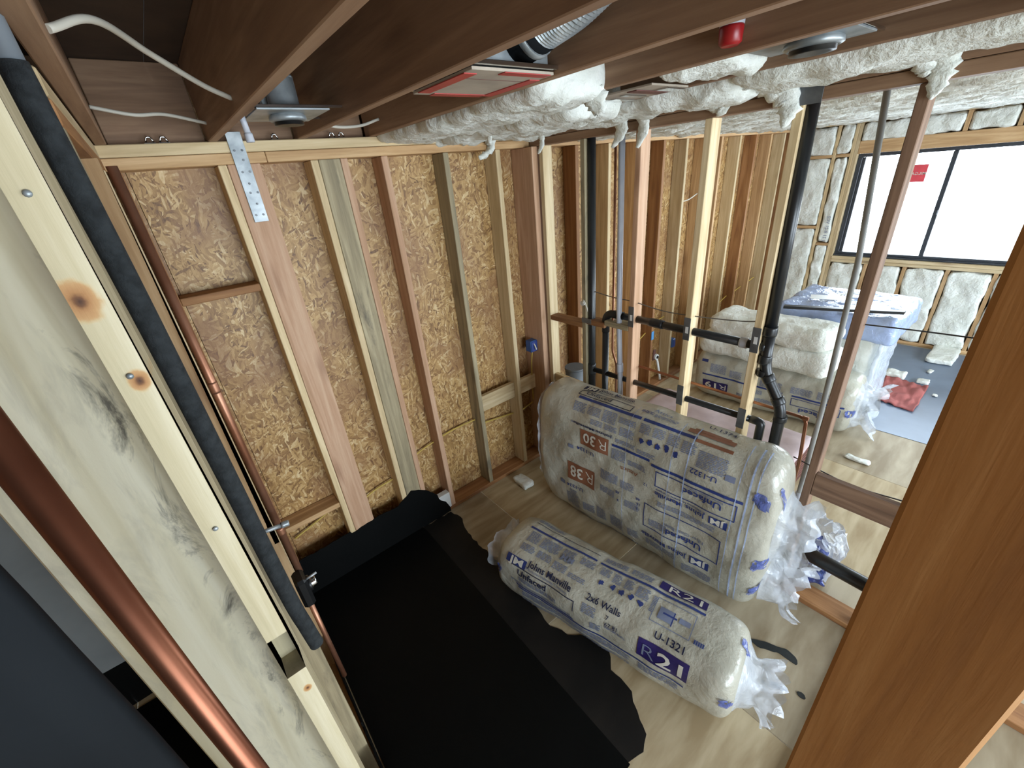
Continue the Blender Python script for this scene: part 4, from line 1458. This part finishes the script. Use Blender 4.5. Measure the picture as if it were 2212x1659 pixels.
# ---------------- print on the far bag
P = Print(surf3)
rpanel(P, .13, .40, .285, .395, '19', 'inkpurple')
P.rect(.12, .92, .455, .472, 'inkblue')
P.rect(1.0, 1.42, .455, .472, 'inkblue')
P.rect(.09, .16, .60, .63, 'inkblue')
P.outline(1.0, 1.40, .36, .44, 'inkblue', .006)
P.text('Unfaced', 1.36, .345, .05, 'inkblue', flip=True, width=.28, bold=.02)
for k, (u0, u1, v0, v1) in enumerate(((.20, .36, .50, .60), (.40, .52, .49, .57), (.56, .66, .49, .54), (.70, .90, .48, .56), (.98, 1.16, .49, .56), (1.2, 1.38, .49, .57), (.62, .74, .38, .43), (.5, .85, .30, .34))):
    P.para(u0, u1, v0, v1, 'inkgrey', 100 + k)
P.build(BODY3)
for i, (surf, par, u, v, sz) in enumerate(((surf1, BAG1, 1.40, .40, .05), (surf1, BAG1, 1.42, .75, .04), (surf1, BAG1, .06, .40, .04), (surf2, BAG2, 1.58, 1.0, .07), (surf2, BAG2, 1.64, .55, .06), (surf2, BAG2, 1.64, .30, .05), (surf2, BAG2, 1.66, 1.15, .04), (surf3, BAG3, 1.46, .40, .06))):
    c = surf(u, v, .012)
    ax = Vector((.1, -.99, 0))
    bm = bmesh.new()
    rn2 = random.Random(300 + i)
    n_ = 9
    g = []
    for a in range(n_):
        row = []
        for b in range(n_):
            p = surf(min(u + (a / (n_ - 1) - .5) * sz * 1.2, surf.L * .995), v + (b / (n_ - 1) - .5) * sz * 1.5, .006)
            p = p + noise.noise_vector(p * 30 + Vector((i, 0, 0))) * .012
            row.append(bm.verts.new(p))
        g.append(row)
    for a in range(n_ - 1):
        for b in range(n_ - 1):
            if (a - 4) ** 2 + (b - 4) ** 2 < 16 and rn2.random() > .08:
                bm.faces.new((g[a][b], g[a + 1][b], g[a + 1][b + 1], g[a][b + 1]))
    bmesh.ops.delete(bm, geom=[x for x in bm.verts if not x.link_faces], context='VERTS')
    mesh_obj('blue_print', bm, M['filmblue'], par)

d1 = Vector((.22, -.9755, -.05))
crumple('plastic_tail', BAG1, loop(surf1, 1.435), d1, .17, M['film'], 1, flare=1.0, pinch=.55)
crumple('plastic_tail', BAG1, loop(surf1, .03), -d1, .10, M['film'], 2, flare=.9, pinch=.6)
d2 = Vector((.08, -.9968, -.12))
SL = [surf2(1.665, v) for v in [surf2.per * i / 60 for i in range(60)]]
up2 = [p for p in SL]
crumple('plastic_tail', BAG2, [Vector((p.x, p.y, .62 + (p.z - .53) * .62)) for p in SL], d2, .16, M['film'], 3, flare=1.05, pinch=.7)
crumple('plastic_tail', BAG2, [Vector((p.x, p.y, .25 + (p.z - .53) * .4)) for p in SL], d2, .20, M['film'], 4, flare=1.2, pinch=.6)
crumple('plastic_tail', BAG2, loop(surf2, .06), -d2, .06, M['film'], 5, flare=.95, pinch=.8, amp=.02)
d3 = Vector((.06, -.998, -.1))
crumple('plastic_tail', BAG3, loop(surf3, 1.46), d3, .2, M['film'], 6, flare=1.1, pinch=.6)
for i, (p, u, v) in enumerate(((BAG1, 1.30, 0), (BAG2, 1.6, 0))):
    pass

# ---------------- the far pile
o = batt('insulation_batt', 'loose white batt folded on top of the far bag', (4.16, 4.62, .86, 2.10, .56, .80), (14, 40, 8), 90, rad=.10, amp=.02, freq=5)
o = batt('insulation_batt', 'topmost loose white batt of the far pile', (4.18, 4.66, .92, 2.02, .79, 1.0), (14, 40, 8), 91, rad=.09, amp=.02, freq=5)
t = thing('wrapped_pallet', (4.95, 1.1, 0), 'big block of insulation under pale blue plastic film in the far room', 'wrapped bundle')
bm = soft_box(4.76, 5.52, .72, 1.55, 0.003, 1.03, 26, 26, 26, rad=.05, amp=.02, freq=4, seed=95)
mesh_obj('block', bm, M['batt'], t, True)
bm = soft_box(4.73, 5.63, .585, 1.58, .80, 1.05, 34, 34, 10, rad=.05, amp=.022, freq=6, seed=96, fray=.004)
mesh_obj('film_cover', bm, M['bluefilm'], t, True)
bm = soft_box(4.75, 5.48, .655, .69, .012, .84, 30, 5, 30, rad=.012, amp=.02, freq=6, seed=97, fray=.004)
mesh_obj('film_skirt', bm, M['film'], t, True)
o = slab('dark_board', None, M['black'], [(4.50, 1.44), (4.56, 1.45), (4.90, .60), (4.84, .60)], 'xy', 1.075, 1.10)
tag(o, 'long dark board lying on the edge of the blue film', 'board')
o = slab('paper_slip', None, M['white'], [(4.95, 1.35), (5.05, 1.05), (5.2, 1.1), (5.10, 1.40)], 'xy', 1.078, 1.081)
tag(o, 'white paper slip on top of the blue film', 'paper')
t = thing('sheet_stack', (3.4, 1.3, 0), 'stack of red-brown sheets under pinkish paper beyond the pipe wall', 'sheet stack')
for i in range(9):
    box('sheet', t, M['rustpanel'], 3.11 + .004 * (i % 2), 3.55, .72, 2.05, .002 + .034 * i, .024 + .034 * i, .002)
bm = soft_box(3.12, 3.57, .71, 2.06, .308, .36, 14, 30, 4, rad=.02, amp=.012, freq=4, seed=98)
mesh_obj('paper_wrap', bm, M['pinkpaper'], t, True)
o = slab('floor_sheet', None, M['greyfloor'], jag([(4.72, -3.2), (7.15, -3.2), (7.15, .95), (5.6, .95), (4.66, .55)], .3, .006, random.Random(3)), 'xy', .001, .004)
tag(o, 'blue-grey floor sheet under the window', 'floor sheet')
bm = bmesh.new()
nx, ny = 26, 22
g = []
for i in range(nx + 1):
    row = []
    for j in range(ny + 1):
        a_, b_ = i / nx, j / ny
        A, B_, C_, D_ = (5.30, .63), (5.978, .716), (5.894, .334), (5.217, .329)
        x = (A[0] * (1 - a_) + B_[0] * a_) * b_ + (D_[0] * (1 - a_) + C_[0] * a_) * (1 - b_)
        y = (A[1] * (1 - a_) + B_[1] * a_) * b_ + (D_[1] * (1 - a_) + C_[1] * a_) * (1 - b_)
        z = .014 + abs(noise.noise((x * 5, y * 14, 3))) * .04
        row.append(bm.verts.new((x + .012 * noise.noise((x * 6, y * 6, 1)), y + .012 * noise.noise((x * 6, y * 6, 5)), max(z, .012))))
    g.append(row)
for i in range(nx):
    for j in range(ny):
        bm.faces.new((g[i][j], g[i + 1][j], g[i + 1][j + 1], g[i][j + 1]))
r = bmesh.ops.extrude_face_region(bm, geom=list(bm.faces))
for v in r['geom']:
    if isinstance(v, bmesh.types.BMVert):
        v.co.z = max(.0045, v.co.z - .012)
o = mesh_obj('red_cloth', bm, M['cloth'], None, True)
tag(o, 'crumpled red cloth on the blue-grey floor sheet', 'cloth')
scr = [((6.95, .38, .0), (.28, .12, .06), 'long white insulation scrap at the foot of the window wall'), ((6.05, .64, 0), (.08, .09, .05), 'white scrap at the far edge of the red cloth'), ((6.03, .40, 0), (.06, .05, .03), 'white fluff behind the red cloth'), ((6.38, .40, 0), (.05, .02, .02), 'tiny white scrap between cloth and window wall'), ((4.02, .47, 0), (.03, .09, .02), 'flat white scrap on the plywood near the post'),
       ((1.77, 2.33, 0), (.05, .09, .05), 'white insulation scrap on the floor by the back wall'), ((5.75, .25, 0), (.03, .02, .015), 'white crumb beside the red cloth')]
for i, (c, d, lab) in enumerate(scr):
    bm = soft_box(c[0] - d[0], c[0] + d[0], c[1] - d[1], c[1] + d[1], .006, .006 + d[2], 10, 10, 5, rad=.015, amp=.012, freq=12, seed=120 + i, fray=.004)
    o = mesh_obj('insulation_scrap', bm, M['batt'], None, True)
    tag(o, lab, 'insulation scrap', 'insulation scraps on the floor')
# crumpled film behind the last stud
bm = soft_box(2.42, 2.80, .24, .50, .01, .30, 18, 16, 14, rad=.1, amp=.06, freq=9, seed=140, fray=.02)
o = mesh_obj('crumpled_film', bm, M['film'], None)
tag(o, 'crumpled clear plastic film with blue print on the floor behind the last stud', 'plastic film')
for i, (x, y, z) in enumerate(((2.47, .40, .16), (2.52, .33, .22), (2.44, .30, .08))):
    bm = soft_box(x - .06, x + .05, y - .05, y + .04, z - .03, z + .05, 8, 8, 6, rad=.03, amp=.04, freq=14, seed=150 + i)
    mesh_obj('blue_print', bm, M['filmblue'], o)
